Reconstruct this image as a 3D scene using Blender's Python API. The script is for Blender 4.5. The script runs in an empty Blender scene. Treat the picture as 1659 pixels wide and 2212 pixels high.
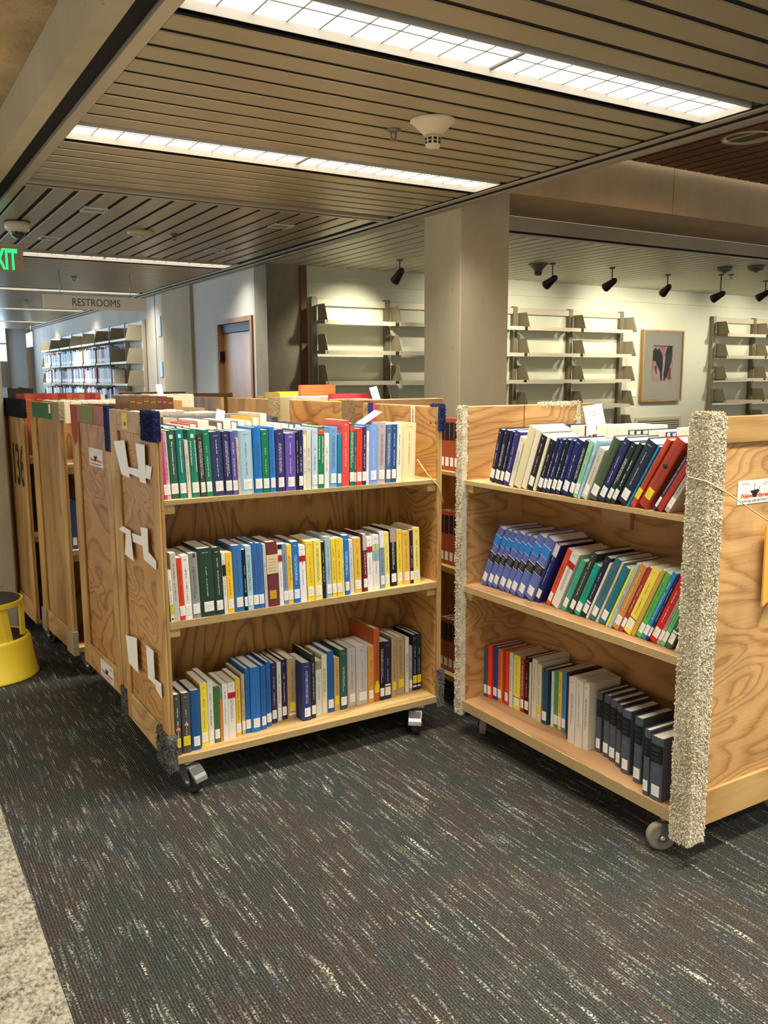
import bpy, bmesh, math, random
from mathutils import Matrix, Vector, noise as mnoise

# ---------------------------------------------------------------- camera, world, exposure
scn = bpy.context.scene
COL = scn.collection
cam_d = bpy.data.cameras.new('camera')
cam = bpy.data.objects.new('camera', cam_d)
COL.objects.link(cam)
scn.camera = cam
YAW, PIT, ROL = (math.radians(a) for a in (31.275, 8.91, -0.288))
fw = Vector((math.sin(YAW)*math.cos(PIT), math.cos(YAW)*math.cos(PIT), -math.sin(PIT)))
rt = Vector((math.cos(YAW), -math.sin(YAW), 0))
up = rt.cross(fw)
r2 = rt*math.cos(ROL)+up*math.sin(ROL)
u2 = -rt*math.sin(ROL)+up*math.cos(ROL)
M = Matrix((r2, u2, -fw)).transposed().to_4x4()
M.translation = (0, 0, 1.5)
cam.matrix_world = M
cam_d.sensor_fit = 'VERTICAL'
cam_d.sensor_height = 36.0
cam_d.lens = 1856.4*36/2212
cam_d.clip_start = 0.05
scn.view_settings.view_transform = 'Standard'
scn.view_settings.look = 'None'
scn.view_settings.exposure = 0.95
scn.view_settings.gamma = 1.0
scn.view_settings.use_curve_mapping = False
w = bpy.data.worlds.new('world'); scn.world = w
w.use_nodes = True
bg = w.node_tree.nodes['Background']
bg.inputs[0].default_value = (1.0, 0.95, 0.87, 1)
bg.inputs[1].default_value = 0.50
FIX_E = 1.15       # emission of the troffer diffusers
FIX_W = 28.0       # watts of each troffer's lamp, cut off by its louvre
SPOT_W = 46.0      # watts of each gallery track spot
DAY_E = 9.0        # daylight behind the far window

# ---------------------------------------------------------------- helpers
rnd = random.Random(7)
def lin(c):
    if isinstance(c, str):
        v = [int(c[i:i+2], 16)/255 for i in (0, 2, 4)]
        return tuple(((x/12.92) if x <= 0.04045 else ((x+0.055)/1.055)**2.4) for x in v)+(1,)
    return tuple(c)+(1,)
MATS = {}
def mat(hexc, rough=0.6, metal=0.0, emit=0.0, spec=0.4, key=None):
    k = (hexc, rough, metal, emit, spec)
    if k in MATS: return MATS[k]
    m = bpy.data.materials.new(key or ('plain_'+hexc)); m.use_nodes = True
    b = m.node_tree.nodes['Principled BSDF']
    b.inputs['Base Color'].default_value = lin(hexc)
    b.inputs['Roughness'].default_value = rough
    b.inputs['Metallic'].default_value = metal
    b.inputs['Specular IOR Level'].default_value = spec
    if emit:
        b.inputs['Emission Color'].default_value = lin(hexc)
        b.inputs['Emission Strength'].default_value = emit
    MATS[k] = m
    return m
class NT:
    def __init__(s, name):
        s.m = bpy.data.materials.new(name); s.m.use_nodes = True
        s.t = s.m.node_tree; s.b = s.t.nodes['Principled BSDF']
        s.tc = s.t.nodes.new('ShaderNodeTexCoord')
        s.oi = None
    def n(s, typ, **kw):
        nd = s.t.nodes.new('ShaderNode'+typ)
        for k, v in kw.items():
            if k in nd.inputs: nd.inputs[k].default_value = v
            else: setattr(nd, k, v)
        return nd
    def l(s, a, b): s.t.links.new(a, b)
    def coords(s, scale, rand=False, rot=(0, 0, 0), space='Object'):
        mp = s.n('Mapping'); mp.inputs['Scale'].default_value = scale; mp.inputs['Rotation'].default_value = rot
        s.l(s.tc.outputs[space], mp.inputs['Vector'])
        if rand:
            if not s.oi: s.oi = s.n('ObjectInfo')
            ml = s.n('Math', operation='MULTIPLY'); ml.inputs[1].default_value = 37.0
            s.l(s.oi.outputs['Random'], ml.inputs[0])
            ad = s.n('VectorMath', operation='ADD')
            s.l(mp.outputs[0], ad.inputs[0]); s.l(ml.outputs[0], ad.inputs[1])
            return ad.outputs[0]
        return mp.outputs[0]
    def noise(s, vec, scale=1.0, detail=2.0, rough=0.5, dist=0.0):
        nd = s.n('TexNoise'); nd.inputs['Scale'].default_value = scale; nd.inputs['Detail'].default_value = detail
        nd.inputs['Roughness'].default_value = rough; nd.inputs['Distortion'].default_value = dist
        s.l(vec, nd.inputs['Vector']); return nd.outputs['Fac']
    def math(s, op, a, b=None, c=None):
        nd = s.n('Math', operation=op)
        for i, v in enumerate((a, b, c)):
            if v is None: continue
            if isinstance(v, (int, float)): nd.inputs[i].default_value = v
            else: s.l(v, nd.inputs[i])
        return nd.outputs[0]
    def ramp(s, fac, stops, interp='LINEAR'):
        nd = s.n('ValToRGB'); nd.color_ramp.interpolation = interp
        e = nd.color_ramp.elements
        while len(e) > 1: e.remove(e[-1])
        e[0].position = stops[0][0]; e[0].color = lin(stops[0][1])
        for p, c in stops[1:]:
            x = e.new(p); x.color = lin(c)
        s.l(fac, nd.inputs[0]); return nd.outputs[0]
    def mix(s, fac, a, b, blend='MIX'):
        nd = s.n('Mix', data_type='RGBA', blend_type=blend)
        for sock, v in ((nd.inputs[0], fac), (nd.inputs[6], a), (nd.inputs[7], b)):
            if isinstance(v, (int, float)): sock.default_value = v
            elif isinstance(v, str): sock.default_value = lin(v)
            else: s.l(v, sock)
        return nd.outputs[2]
    def bump(s, h, strength=0.3, dist=0.01):
        nd = s.n('Bump'); nd.inputs['Strength'].default_value = strength; nd.inputs['Distance'].default_value = dist
        s.l(h, nd.inputs['Height']); s.l(nd.outputs[0], s.b.inputs['Normal'])
    def col(s, c): s.l(c, s.b.inputs['Base Color'])

def plywood(name, light, dark, axis, rings=13.0, rough=0.55, low=1.3, stain=0.0, an=0.22):
    """rotary-cut softwood veneer: contour lines of a stretched noise field, fibre noise, small knots and stains"""
    s = NT(name)
    st = {'x': (an, 1, 1), 'y': (1, an, 1), 'z': (1, 1, an)}[axis]
    fb = {'x': (3, 160, 160), 'y': (160, 3, 160), 'z': (160, 160, 3)}[axis]
    v = s.coords(tuple(q*low*3 for q in st), rand=True)
    f = s.noise(v, 1.0, 2.0, 0.45, 0.5)
    fib = s.noise(s.coords(fb, rand=True), 1.0, 2.0)
    a = s.math('MULTIPLY', f, rings)
    a = s.math('MULTIPLY_ADD', fib, 0.30, a)
    r = s.math('FRACT', a)
    soft = s.ramp(r, [(0.0, dark), (0.16, light), (0.55, light), (1.0, dark)])
    line = s.ramp(r, [(0.0, '000000'), (0.90, '000000'), (0.96, 'ffffff'), (1.0, '000000')])
    base = s.mix(0.30, soft, light)
    base = s.mix(s.math('MULTIPLY', line, 0.75), base, dark)
    big = s.noise(s.coords((2.0, 2.0, 2.0), rand=True), 1.0, 3.0)
    c = s.mix(s.math('MULTIPLY', fib, 0.35), base, dark)
    tone = s.ramp(big, [(0.3, 'c9b9a6'), (0.7, 'ffffff')])
    c = s.mix(0.8, c, tone, 'MULTIPLY')
    if stain:
        g = s.noise(s.coords((3.2, 3.2, 2.2), rand=True), 1.0, 4.0, 0.6)
        g = s.ramp(g, [(0.55, '000000'), (0.72, 'ffffff')])
        c = s.mix(s.math('MULTIPLY', g, stain), c, '6b5a49')
    nicks = s.n('TexVoronoi'); nicks.inputs['Scale'].default_value = 26.0
    s.l(s.coords((1, 1, 1), rand=True), nicks.inputs['Vector'])
    k = s.ramp(nicks.outputs['Distance'], [(0.045, 'ffffff'), (0.07, '000000')])
    c = s.mix(s.math('MULTIPLY', k, 0.6), c, '3c2512')
    s.col(c); s.b.inputs['Roughness'].default_value = rough
    s.bump(s.math('MULTIPLY_ADD', fib, 0.6, r), 0.25, 0.002)
    return s.m
def edge_ply(name, axis='z', per=170.0, light='eccf94', dark='a87e48'):
    """plywood edge: stacked veneers"""
    s = NT(name)
    z = s.n('SeparateXYZ'); s.l(s.tc.outputs['Object'], z.inputs[0])
    zz = z.outputs[{'x': 0, 'y': 1, 'z': 2}[axis]]
    nz = s.noise(s.coords((9, 9, 9), rand=True), 1.0, 3.0)
    a = s.math('MULTIPLY_ADD', zz, per, s.math('MULTIPLY', nz, 1.4))
    r = s.math('FRACT', a)
    c = s.ramp(r, [(0.0, light), (0.45, light), (0.6, dark), (0.85, light)])
    fine = s.noise(s.coords((60, 60, 300), rand=True), 1.0, 3.0)
    c = s.mix(s.math('MULTIPLY', fine, 0.45), c, '7d5a33')
    s.col(c); s.b.inputs['Roughness'].default_value = 0.75
    s.bump(r, 0.5, 0.002)
    return s.m
def concrete(name, a, b, scale=1.0, bumpy=0.25, pits=0.5, rough=0.8):
    s = NT(name)
    v = s.coords((scale, scale, scale*0.5))
    n1 = s.noise(v, 1.7, 5.0, 0.6)
    n2 = s.noise(s.coords((1, 1, 1)), 22.0, 4.0, 0.65)
    c = s.ramp(n1, [(0.3, b), (0.7, a)])
    c = s.mix(s.math('MULTIPLY', s.ramp(n2, [(0.35, 'ffffff'), (0.6, '000000')]), 0.22), c, b)
    vo = s.n('TexVoronoi'); vo.inputs['Scale'].default_value = 7.0
    s.l(s.coords((1, 1, 1)), vo.inputs['Vector'])
    k = s.ramp(vo.outputs['Distance'], [(0.03, 'ffffff'), (0.06, '000000')])
    c = s.mix(s.math('MULTIPLY', k, pits), c, '55493b')
    s.col(c); s.b.inputs['Roughness'].default_value = rough
    s.bump(s.math('ADD', n2, s.math('MULTIPLY', n1, 2.0)), bumpy, 0.01)
    return s.m
def fuzzy(name, a, b, scale=140.0, patch=9.0, dirt=None):
    s = NT(name)
    n1 = s.noise(s.coords((1, 1, 1)), scale, 3.0, 0.7)
    n2 = s.noise(s.coords((1, 1, 1)), patch, 3.0, 0.6)
    c = s.ramp(n1, [(0.3, b), (0.62, a)])
    if dirt: c = s.mix(s.ramp(n2, [(0.45, '000000'), (0.75, 'ffffff')]), c, dirt)
    s.col(c); s.b.inputs['Roughness'].default_value = 0.95; s.b.inputs['Specular IOR Level'].default_value = 0.1
    s.bump(n1, 0.8, 0.004)
    return s.m

class MB:
    """collects boxes, quads, tubes and lathed shapes; build() links them as ONE mesh object"""
    def __init__(s): s.v = []; s.f = []; s.mi = []; s.mats = []; s.sm = []
    def _m(s, m):
        if m is None: return 0
        if m not in s.mats: s.mats.append(m)
        return s.mats.index(m)
    def add(s, vs, fs, m=None, smooth=False):
        o = len(s.v); s.v += [tuple(v) for v in vs]; k = s._m(m)
        for f in fs: s.f.append([i+o for i in f]); s.mi.append(k); s.sm.append(smooth)
        return s
    def box(s, x0, x1, y0, y1, z0, z1, m=None):
        vs = [(x, y, z) for x in (x0, x1) for y in (y0, y1) for z in (z0, z1)]
        return s.add(vs, [(0, 1, 3, 2), (4, 6, 7, 5), (0, 4, 5, 1), (2, 3, 7, 6), (0, 2, 6, 4), (1, 5, 7, 3)], m)
    def bbox(s, x0, x1, y0, y1, z0, z1, m=None, r=0.002):
        """box with chamfered edges"""
        bm = bmesh.new(); bmesh.ops.create_cube(bm, size=1.0)
        for q in bm.verts:
            q.co = ((x0+x1)/2+q.co.x*(x1-x0), (y0+y1)/2+q.co.y*(y1-y0), (z0+z1)/2+q.co.z*(z1-z0))
        bmesh.ops.bevel(bm, geom=bm.edges[:], offset=r, segments=1, affect='EDGES')
        bm.verts.index_update()
        s.add([q.co[:] for q in bm.verts], [[q.index for q in f.verts] for f in bm.faces], m); bm.free()
        return s
    def quad(s, a, b, c, d, m=None): return s.add([a, b, c, d], [(0, 1, 2, 3)], m)
    def prism(s, pts, ax, a0, a1, m=None):
        """extrude a 2D outline along axis ax"""
        def P(p, t):
            return {'x': (t, p[0], p[1]), 'y': (p[0], t, p[1]), 'z': (p[0], p[1], t)}[ax]
        n = len(pts)
        vs = [P(p, a0) for p in pts]+[P(p, a1) for p in pts]
        fs = [tuple(range(n))[::-1], tuple(range(n, 2*n))]+[(i, (i+1) % n, n+(i+1) % n, n+i) for i in range(n)]
        return s.add(vs, fs, m)
    def tube(s, pts, r, m=None, seg=8, cap=True):
        pts = [Vector(p) for p in pts]; rings = []
        for i, p in enumerate(pts):
            d = (pts[min(i+1, len(pts)-1)]-pts[max(i-1, 0)]).normalized()
            a = d.orthogonal().normalized() if i == 0 else (pa-d*pa.dot(d)).normalized()
            pa = a; b = d.cross(a); rr = r[i] if isinstance(r, (list, tuple)) else r
            rings.append([p+a*rr*math.cos(t*2*math.pi/seg)+b*rr*math.sin(t*2*math.pi/seg) for t in range(seg)])
        vs = [q for g in rings for q in g]; fs = []
        for i in range(len(rings)-1):
            for t in range(seg):
                fs.append((i*seg+t, i*seg+(t+1) % seg, (i+1)*seg+(t+1) % seg, (i+1)*seg+t))
        if cap: fs += [tuple(range(seg))[::-1], tuple(range(len(vs)-seg, len(vs)))]
        return s.add(vs, fs, m, True)
    def lathe(s, prof, c=(0, 0, 0), m=None, seg=24, ax='z', smooth=True, sx=1.0, sy=1.0):
        vs = []
        for r, z in prof:
            for t in range(seg):
                a = t*2*math.pi/seg
                p = (r*sx*math.cos(a), r*sy*math.sin(a), z)
                if ax == 'x': p = (p[2], p[0], p[1])
                if ax == 'y': p = (p[0], p[2], p[1])
                vs.append((p[0]+c[0], p[1]+c[1], p[2]+c[2]))
        fs = []
        for i in range(len(prof)-1):
            for t in range(seg):
                fs.append((i*seg+t, i*seg+(t+1) % seg, (i+1)*seg+(t+1) % seg, (i+1)*seg+t))
        fs += [tuple(range(seg))[::-1], tuple(range(len(vs)-seg, len(vs)))]
        return s.add(vs, fs, m, smooth)
    def build(s, name, m=None, parent=None, loc=None, fix=True, kind=None):
        me = bpy.data.meshes.new(name)
        me.from_pydata(s.v, [], s.f)
        ms = s.mats if s.mats else [m]
        for q in ms: me.materials.append(q)
        if len(s.mats) > 1: me.polygons.foreach_set('material_index', s.mi)
        if any(s.sm): me.polygons.foreach_set('use_smooth', s.sm)
        if fix:
            bm = bmesh.new(); bm.from_mesh(me); bmesh.ops.recalc_face_normals(bm, faces=bm.faces[:]); bm.to_mesh(me); bm.free()
        me.update()
        return link(name, me, parent, loc, kind)
def link(name, me, parent=None, loc=None, kind=None):
    o = bpy.data.objects.new(name, me); COL.objects.link(o)
    if parent is not None: o.parent = parent
    if loc is not None: o.location = loc
    if kind: o['kind'] = kind
    return o
def tag(o, label, cat, group=None):
    o['label'] = label; o['category'] = cat
    if group: o['group'] = group
    return o
def thing(name, label, cat, loc=(0, 0, 0), rz=0.0, group=None):
    o = bpy.data.objects.new(name, None); COL.objects.link(o)
    o.location = loc; o.rotation_euler = (0, 0, rz); o.empty_display_size = 0.1
    return tag(o, label, cat, group)
def struct(name, loc=(0, 0, 0)):
    o = bpy.data.objects.new(name, None); COL.objects.link(o); o.location = loc; o['kind'] = 'structure'
    return o
_deps = None
def text_mesh(s, size, depth=0.0, shear=0.0, align='LEFT', bold=0.0):
    cu = bpy.data.curves.new('lettering', 'FONT'); cu.body = s; cu.size = size; cu.extrude = depth
    cu.shear = shear; cu.align_x = align; cu.offset = bold; cu.resolution_u = 3
    o = bpy.data.objects.new('lettering', cu); COL.objects.link(o)
    dg = bpy.context.evaluated_depsgraph_get()
    me = bpy.data.meshes.new_from_object(o.evaluated_get(dg))
    bpy.data.objects.remove(o); return me
def put_text(name, s, size, m, parent, mtx, **kw):
    me = text_mesh(s, size, **kw); me.materials.clear(); me.materials.append(m)
    me.transform(mtx)
    return link(name, me, parent)
def glyphs(mb, x0, x1, z0, z1, y, vertical=True, ch=0.0028, m=None, R=None, fill=0.75):
    """a line of tiny print too small to read: upright strokes of uneven height with word gaps; on plane y facing -y"""
    R = R or rnd
    a0, a1 = (z0, z1) if vertical else (x0, x1)
    p = a0; k = R.randint(3, 8)
    while p < a1-ch:
        k -= 1
        if k <= 0: p += ch*1.0; k = R.randint(3, 9); continue
        hh = R.choice((0.62, 0.62, 0.7, 1.0, 0.9)); wd = ch*R.uniform(0.55, 0.8)
        if vertical: mb.quad((x0+(x1-x0)*0, y, p), (x0+(x1-x0)*hh, y, p), (x0+(x1-x0)*hh, y, p+wd), (x0, y, p+wd), m)
        else: mb.quad((p, y, z0), (p+wd, y, z0), (p+wd, y, z0+(z1-z0)*hh), (p, y, z0+(z1-z0)*hh), m)
        p += ch

# ---------------------------------------------------------------- materials
W_PANEL = plywood('plywood_panel_warm', 'dcab62', '9a6830', 'y', 26, low=1.0, stain=0.2, an=0.45)
W_PANELC = plywood('plywood_panel_patchy', 'cf9a54', '855424', 'y', 12, low=1.2, stain=0.3, an=0.5)
W_PANELB = plywood('plywood_panel_side', 'e4b878', 'b07c42', 'y', 24, low=1.3, stain=0.35, an=0.3)
W_IN = plywood('plywood_inside', 'c8984e', '7c5226', 'z', 15, low=1.4, an=0.28)
W_INH = plywood('plywood_inside_level', 'cc9858', '9a6832', 'x', 12, low=1.2)
W_SHELF = plywood('plywood_shelf', 'e6c684', 'bd9458', 'x', 9, low=0.9)
W_SHELFR = plywood('plywood_shelf_ruddy', 'd4a878', 'a87c4e', 'x', 11, low=1.0)
W_STILE = plywood('pine_stile', 'dab068', 'a87a3c', 'z', 7, low=1.4, stain=0.2)
W_RAIL = plywood('pine_rail', 'd6b070', 'a27a3e', 'y', 9, low=1.3, stain=0.3)
W_OLD = plywood('weathered_pine', 'b89468', '6e4c2a', 'y', 12, low=1.6, stain=0.4)
W_GREY = plywood('greyed_plywood', 'c8a062', '92703e', 'z', 6, low=1.0, stain=0.5)
EDGE = edge_ply('plywood_edge')
EDGEV = edge_ply('plywood_edge_upright', 'x', 190.0, 'c8a468', '8e6a3c')
CONC = concrete('concrete_smooth', 'b8ae92', 'a39a7e', 1.0, 0.12, 0.35)
CONC_COL = concrete('concrete_column', 'b5ab8e', '9e9478', 0.8, 0.12, 0.5)
CONC_ROUGH = concrete('concrete_rough', 'd0b88a', 'a08a62', 2.2, 0.9, 0.3)
CONC_PALE = concrete('concrete_pale', 'c3bdb0', 'a9a396', 1.0, 0.08, 0.2)  # paler, greyer concrete for the corridor wall sections
CONC_TAN = concrete('concrete_tan', 'b3a585', '9d8f70', 1.0, 0.08, 0.2)
PLASTER = concrete('wall_paint', 'c6c8b4', 'bcbeaa', 0.5, 0.04, 0.0, 0.7)
METAL_SLAT = mat('a89c80', 0.36, 0.35, key='slat_enamel')
SLAT_G = mat('c4c2b0', 0.45, 0.25, key='slat_enamel_pale')
SLAT_B = mat('7a5030', 0.5, 0.1, key='slat_brown')
RAILM = mat('b5aa92', 0.4, 0.4, key='frame_rail')
BLACK = mat('0b0a09', 0.9, key='black')
DARKM = mat('15120f', 0.85, key='plenum')
PAPER = mat('ece7d6', 0.8, key='page_paper')
WHITE = mat('f1efe8', 0.6, key='label_paper')
TAPE = mat('f6f4ee', 0.45, key='white_tape')
STEEL = mat('b8b8b4', 0.3, 0.8, key='zinc_steel')
GREYM = mat('6d6f6a', 0.45, 0.5, key='grey_metal')
RUBBER = mat('8a8372', 0.7, key='grey_rubber')
RUBK = mat('2c2b28', 0.7, key='dark_rubber')
INK = mat('1c1a1a', 0.7, key='ink')
INKG = mat('6a6a64', 0.7, key='grey_ink')
SHELFM = mat('b3ac96', 0.5, 0.1, key='shelf_enamel')
SHELFD = mat('6f6752', 0.5, 0.2, key='upright_enamel')
BRACK = mat('948a74', 0.5, 0.1, key='bracket_enamel')
FL_CREAM = fuzzy('cream_pile', 'e2d9c0', 'c2b798', 120, 6, 'b8ac8c')
FL_BLUE = fuzzy('navy_pile', '35406e', '1c2247')
FL_GREY = fuzzy('grey_pile', '8d8d84', '3d3e3c', 160, 30, '23241f')
FL_GREEN = mat('3d6b4c', 0.8, key='green_tape')

# ---------------------------------------------------------------- floor
def carpet():
    s = NT('carpet_tile')
    sp = s.n('SeparateXYZ'); s.l(s.tc.outputs['Object'], sp.inputs[0])
    rib = s.math('SINE', s.math('MULTIPLY', sp.outputs[0], 2*math.pi/0.0085))
    rib = s.math('MULTIPLY_ADD', rib, 0.5, 0.5)
    loop = s.noise(s.coords((150, 230, 1)), 1.0, 2.0, 0.6)
    patch = s.noise(s.coords((2.6, 1.5, 1)), 1.0, 3.0, 0.55)
    base = s.ramp(patch, [(0.25, '4b4c44'), (0.40, '534f48'), (0.46, '574d45'), (0.54, '4f504a'), (0.64, '484d48'), (0.75, '514c44')])
    dk = s.ramp(loop, [(0.34, '2c2c2a'), (0.62, 'ffffff')])
    c = s.mix(0.75, base, dk, 'MULTIPLY')
    spk = s.noise(s.coords((210, 260, 1)), 1.0, 2.0, 0.6)
    c = s.mix(s.math('MULTIPLY', s.ramp(spk, [(0.56, '000000'), (0.70, 'ffffff')]), 0.45), c, 'a9a898')
    c = s.mix(s.math('MULTIPLY', s.math('SUBTRACT', 1.0, rib), 0.62), c, '161513')
    # thin broken streaks of coloured yarn along the ribs
    def streak(off, colr, th, amt, fx=46, fy=2.6):
        v = s.n('Mapping'); v.inputs['Location'].default_value = (off, off*1.7, 0); v.inputs['Scale'].default_value = (fx, fy, 1)
        s.l(s.tc.outputs['Object'], v.inputs['Vector'])
        a = s.noise(v.outputs[0], 1.0, 2.0, 0.55)
        a = s.ramp(a, [(th, '000000'), (th+0.05, 'ffffff')])
        v2 = s.n('Mapping'); v2.inputs['Location'].default_value = (off*3, off, 0); v2.inputs['Scale'].default_value = (125, 150, 1)
        s.l(s.tc.outputs['Object'], v2.inputs['Vector'])
        b = s.noise(v2.outputs[0], 1.0, 1.0, 0.5)
        b = s.ramp(b, [(0.49, '000000'), (0.55, 'ffffff')])
        return s.math('MULTIPLY', s.math('MULTIPLY', a, b), amt), colr
    nonlocal_c = c
    for off, colr, th, amt, fx, fy in ((0, 'd6cfb8', 0.665, 0.95, 60, 2.6), (9.3, '5f7fb8', 0.70, 0.9, 60, 3.6), (21.7, '8a9276', 0.62, 0.5, 40, 2.6),
                                       (33.1, 'b8b4a4', 0.585, 0.55, 100, 6.0), (47.9, '74889a', 0.66, 0.5, 55, 4.5), (60.2, 'd2cbb2', 0.66, 0.85, 26, 3.4), (77.0, '6e5450', 0.60, 0.5, 40, 3.0)):
        f, cc = streak(off, colr, th, amt, fx, fy)
        nonlocal_c = s.mix(f, nonlocal_c, cc)
    s.col(nonlocal_c)
    s.b.inputs['Roughness'].default_value = 0.95; s.b.inputs['Specular IOR Level'].default_value = 0.15
    s.bump(s.math('MULTIPLY_ADD', loop, 0.7, rib), 0.7, 0.004)
    return s.m
def carpet_pale():
    s = NT('carpet_pale')
    n1 = s.noise(s.coords((90, 60, 1)), 1.0, 3.0, 0.7)
    n2 = s.noise(s.coords((9, 14, 1)), 1.0, 4.0, 0.7)
    c = s.ramp(s.math('MULTIPLY_ADD', n2, 0.5, s.math('MULTIPLY', n1, 0.75)), [(0.48, '4a4741'), (0.58, '86806f'), (0.72, 'aea894')])
    s.col(c); s.b.inputs['Roughness'].default_value = 0.95; s.b.inputs['Specular IOR Level'].default_value = 0.1
    s.bump(n1, 0.6, 0.004); return s.m
struct_floor = MB().box(0.313, 13.6, -4, 21.2, -0.05, 0.0).build('floor', carpet()); struct_floor['kind'] = 'structure'
fl2 = MB().box(-5, 0.3128, -4, 21.2, -0.05, 0.0).build('floor', carpet_pale()); fl2['kind'] = 'structure'

# ---------------------------------------------------------------- ceilings
PITCH = 0.1465
def slat_mesh(L, wd, m, along='x', h=0.02):
    """upturned metal pan, face down"""
    mb = MB(); t = 0.0015; r = 0.004
    pts = [(-wd/2, h), (-wd/2, r), (-wd/2+r, 0), (wd/2-r, 0), (wd/2, r), (wd/2, h), (wd/2-t, h), (wd/2-t, r+t), (wd/2-r, t), (-wd/2+r, t), (-wd/2+t, r+t), (-wd/2+t, h)]
    vs = []; n = len(pts)
    for e in (0, L):
        for p in pts: vs.append((e, p[0], p[1]) if along == 'x' else (p[0], e, p[1]))
    mb.add(vs, [(i, (i+1) % n, n+(i+1) % n, n+i) for i in range(n)]+[(0, 1, 2, 3, 4, 5, 6, 7, 8, 9, 10, 11), tuple(range(n, 2*n))])
    mb.mats = [m, BLACK]; mb.mi = [1]*len(mb.f)  # shade of the slat gaps put into the colour: pan sides black
    for q in (1, 2, 3): mb.mi[q] = 0
    o = mb.build('slat', None); me = o.data; bpy.data.objects.remove(o); return me
LOUV = NT('light_diffuser')
def _dif():
    s = LOUV; s.b.inputs['Base Color'].default_value = (0.8, 0.8, 0.78, 1)
    n1 = s.noise(s.coords((1, 1, 1)), 14.0, 2.0)
    e = s.ramp(n1, [(0.3, 'ece4d4'), (0.6, 'fff6e6')])
    s.b.inputs['Specular IOR Level'].default_value = 0
    s.l(e, s.b.inputs['Emission Color']); s.b.inputs['Emission Strength'].default_value = FIX_E
    return s.m
DIF = _dif()
LOUVB = mat('8c8c8a', 0.8, key='louvre')
def troffer(y0, label, x0=0.926, x1=3.290, wd=0.24, z=2.6):
    t = thing('ceiling_light', label, 'ceiling light', ((x0+x1)/2, y0+wd/2, z), 0, 'fluorescent ceiling lights')
    L = x1-x0
    hb = MB()
    for a, b, c, d in ((-L/2, L/2, -wd/2-0.004, -wd/2), (-L/2, L/2, wd/2, wd/2+0.004), (-L/2-0.004, -L/2, -wd/2, wd/2), (L/2, L/2+0.004, -wd/2, wd/2)):
        hb.box(a, b, c, d, 0, 0.05)
    hb.build('housing', mat('d0cdc4', 0.4, key='white_enamel'), t)
    MB().box(-L/2, L/2, -wd/2, wd/2, 0.03, 0.036).build('diffuser', DIF, t)
    g = MB(); n = 20
    for i in range(1, n):
        x = -L/2+L*i/n
        if i == n//2: continue
        g.box(x-0.0021, x+0.0021, -wd/2, wd/2, 0.0272, 0.0295)
    g.box(-L/2, L/2, -0.0021, 0.0021, 0.0272, 0.0295)
    g.box(-0.007, 0.007, -wd/2, wd/2, 0.022, 0.0295)
    g.build('louvre', LOUVB, t)
    ld = bpy.data.lights.new('troffer_lamp', 'AREA'); lo = bpy.data.objects.new('troffer_lamp', ld); COL.objects.link(lo); lo.parent = t
    ld.shape = 'RECTANGLE'; ld.size = L; ld.size_y = wd; ld.energy = FIX_W; ld.spread = math.radians(124); ld.color = (1.0, 0.95, 0.86); lo.location = (0, 0, -0.001)
    return t
c1 = struct('ceiling')
lights_y = [-2.505, -0.853, 0.803, 2.452, 4.105]
s1 = slat_mesh(2.365, 0.120, METAL_SLAT, 'x')
y = 2.74-9*PITCH-0.332
starts = []
for base, n in ((2.74, 9), (4.40, 6), (2.74-1.652, 9), (2.74-2*1.652, 9), (2.74-3*1.652, 9), (2.74-4*1.652+PITCH*3, 6)):
    for k in range(n): starts.append(base+k*PITCH+PITCH/2)
for yy in sorted(starts): link('slat', s1, c1, (0.926, yy, 2.6))
s2 = slat_mesh(2.66, 0.118, METAL_SLAT, 'y')
for k in range(16): link('slat', s2, c1, (0.93+PITCH*(k+0.5), 5.47, 2.6))
far = []
p = 8.56
for k in range(84):
    yy = p+k*PITCH
    if any(abs(yy-(q+0.12)) < 0.2 for q in (8.30, 11.56, 14.83, 18.1)): continue
    if yy > 20.9: break
    link('slat', s1, c1, (0.926, yy, 2.6)); far.append(yy)
# frame rails, cross rails and black plenum
rl = MB()
rl.box(0.868, 0.918, -4, 20.95, 2.592, 2.64); rl.build('edge_rail', RAILM, c1)
MB().box(3.306, 3.346, -4, 20.95, 2.592, 2.64).build('edge_rail', RAILM, c1)
MB().box(3.392, 3.452, -4, 20.95, 2.585, 2.70).build('edge_rail', mat('a09580', 0.5, 0.2, key='outer_rail'), c1)
for a, b in ((5.345, 5.385), (5.425, 5.462), (8.14, 8.175), (8.20, 8.245)):
    MB().box(0.92, 3.30, a, b, 2.593, 2.63).build('cross_rail', RAILM, c1)
pl = MB(); pl.box(0.80, 3.46, -4, 21.0, 2.66, 2.68); pl.build('plenum', DARKM, c1)
def runs(ys):
    ys = sorted(ys); out = []; a = ys[0]; p_ = ys[0]
    for q in ys[1:]:
        if q-p_ > PITCH*1.5: out.append((a, p_)); a = q
        p_ = q
    out.append((a, p_)); return out
for a, b in runs(starts+far): MB().box(0.919, 3.301, a-PITCH/2+0.002, b+PITCH/2-0.002, 2.6065, 2.612).build('filler_panel', BLACK, c1)
MB().box(0.919, 3.301, 5.463, 8.139, 2.6065, 2.612).build('filler_panel', BLACK, c1)
MB().box(5.0-4.082, 0.9255, -4, 20.9, 2.6, 2.606).build('filler_panel', BLACK, c1)
MB().box(3.2905, 3.3055, -4, 20.9, 2.598, 2.606).build('filler_panel', BLACK, c1)
MB().box(0.92, 3.30, 5.3855, 5.4245, 2.597, 2.61).build('filler_panel', BLACK, c1)
MB().box(0.92, 3.30, 8.1755, 8.1995, 2.597, 2.61).build('filler_panel', BLACK, c1)
MB().box(0.802, 0.8675, -4, 20.9, 2.612, 2.62).build('filler_panel', BLACK, c1)
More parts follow.
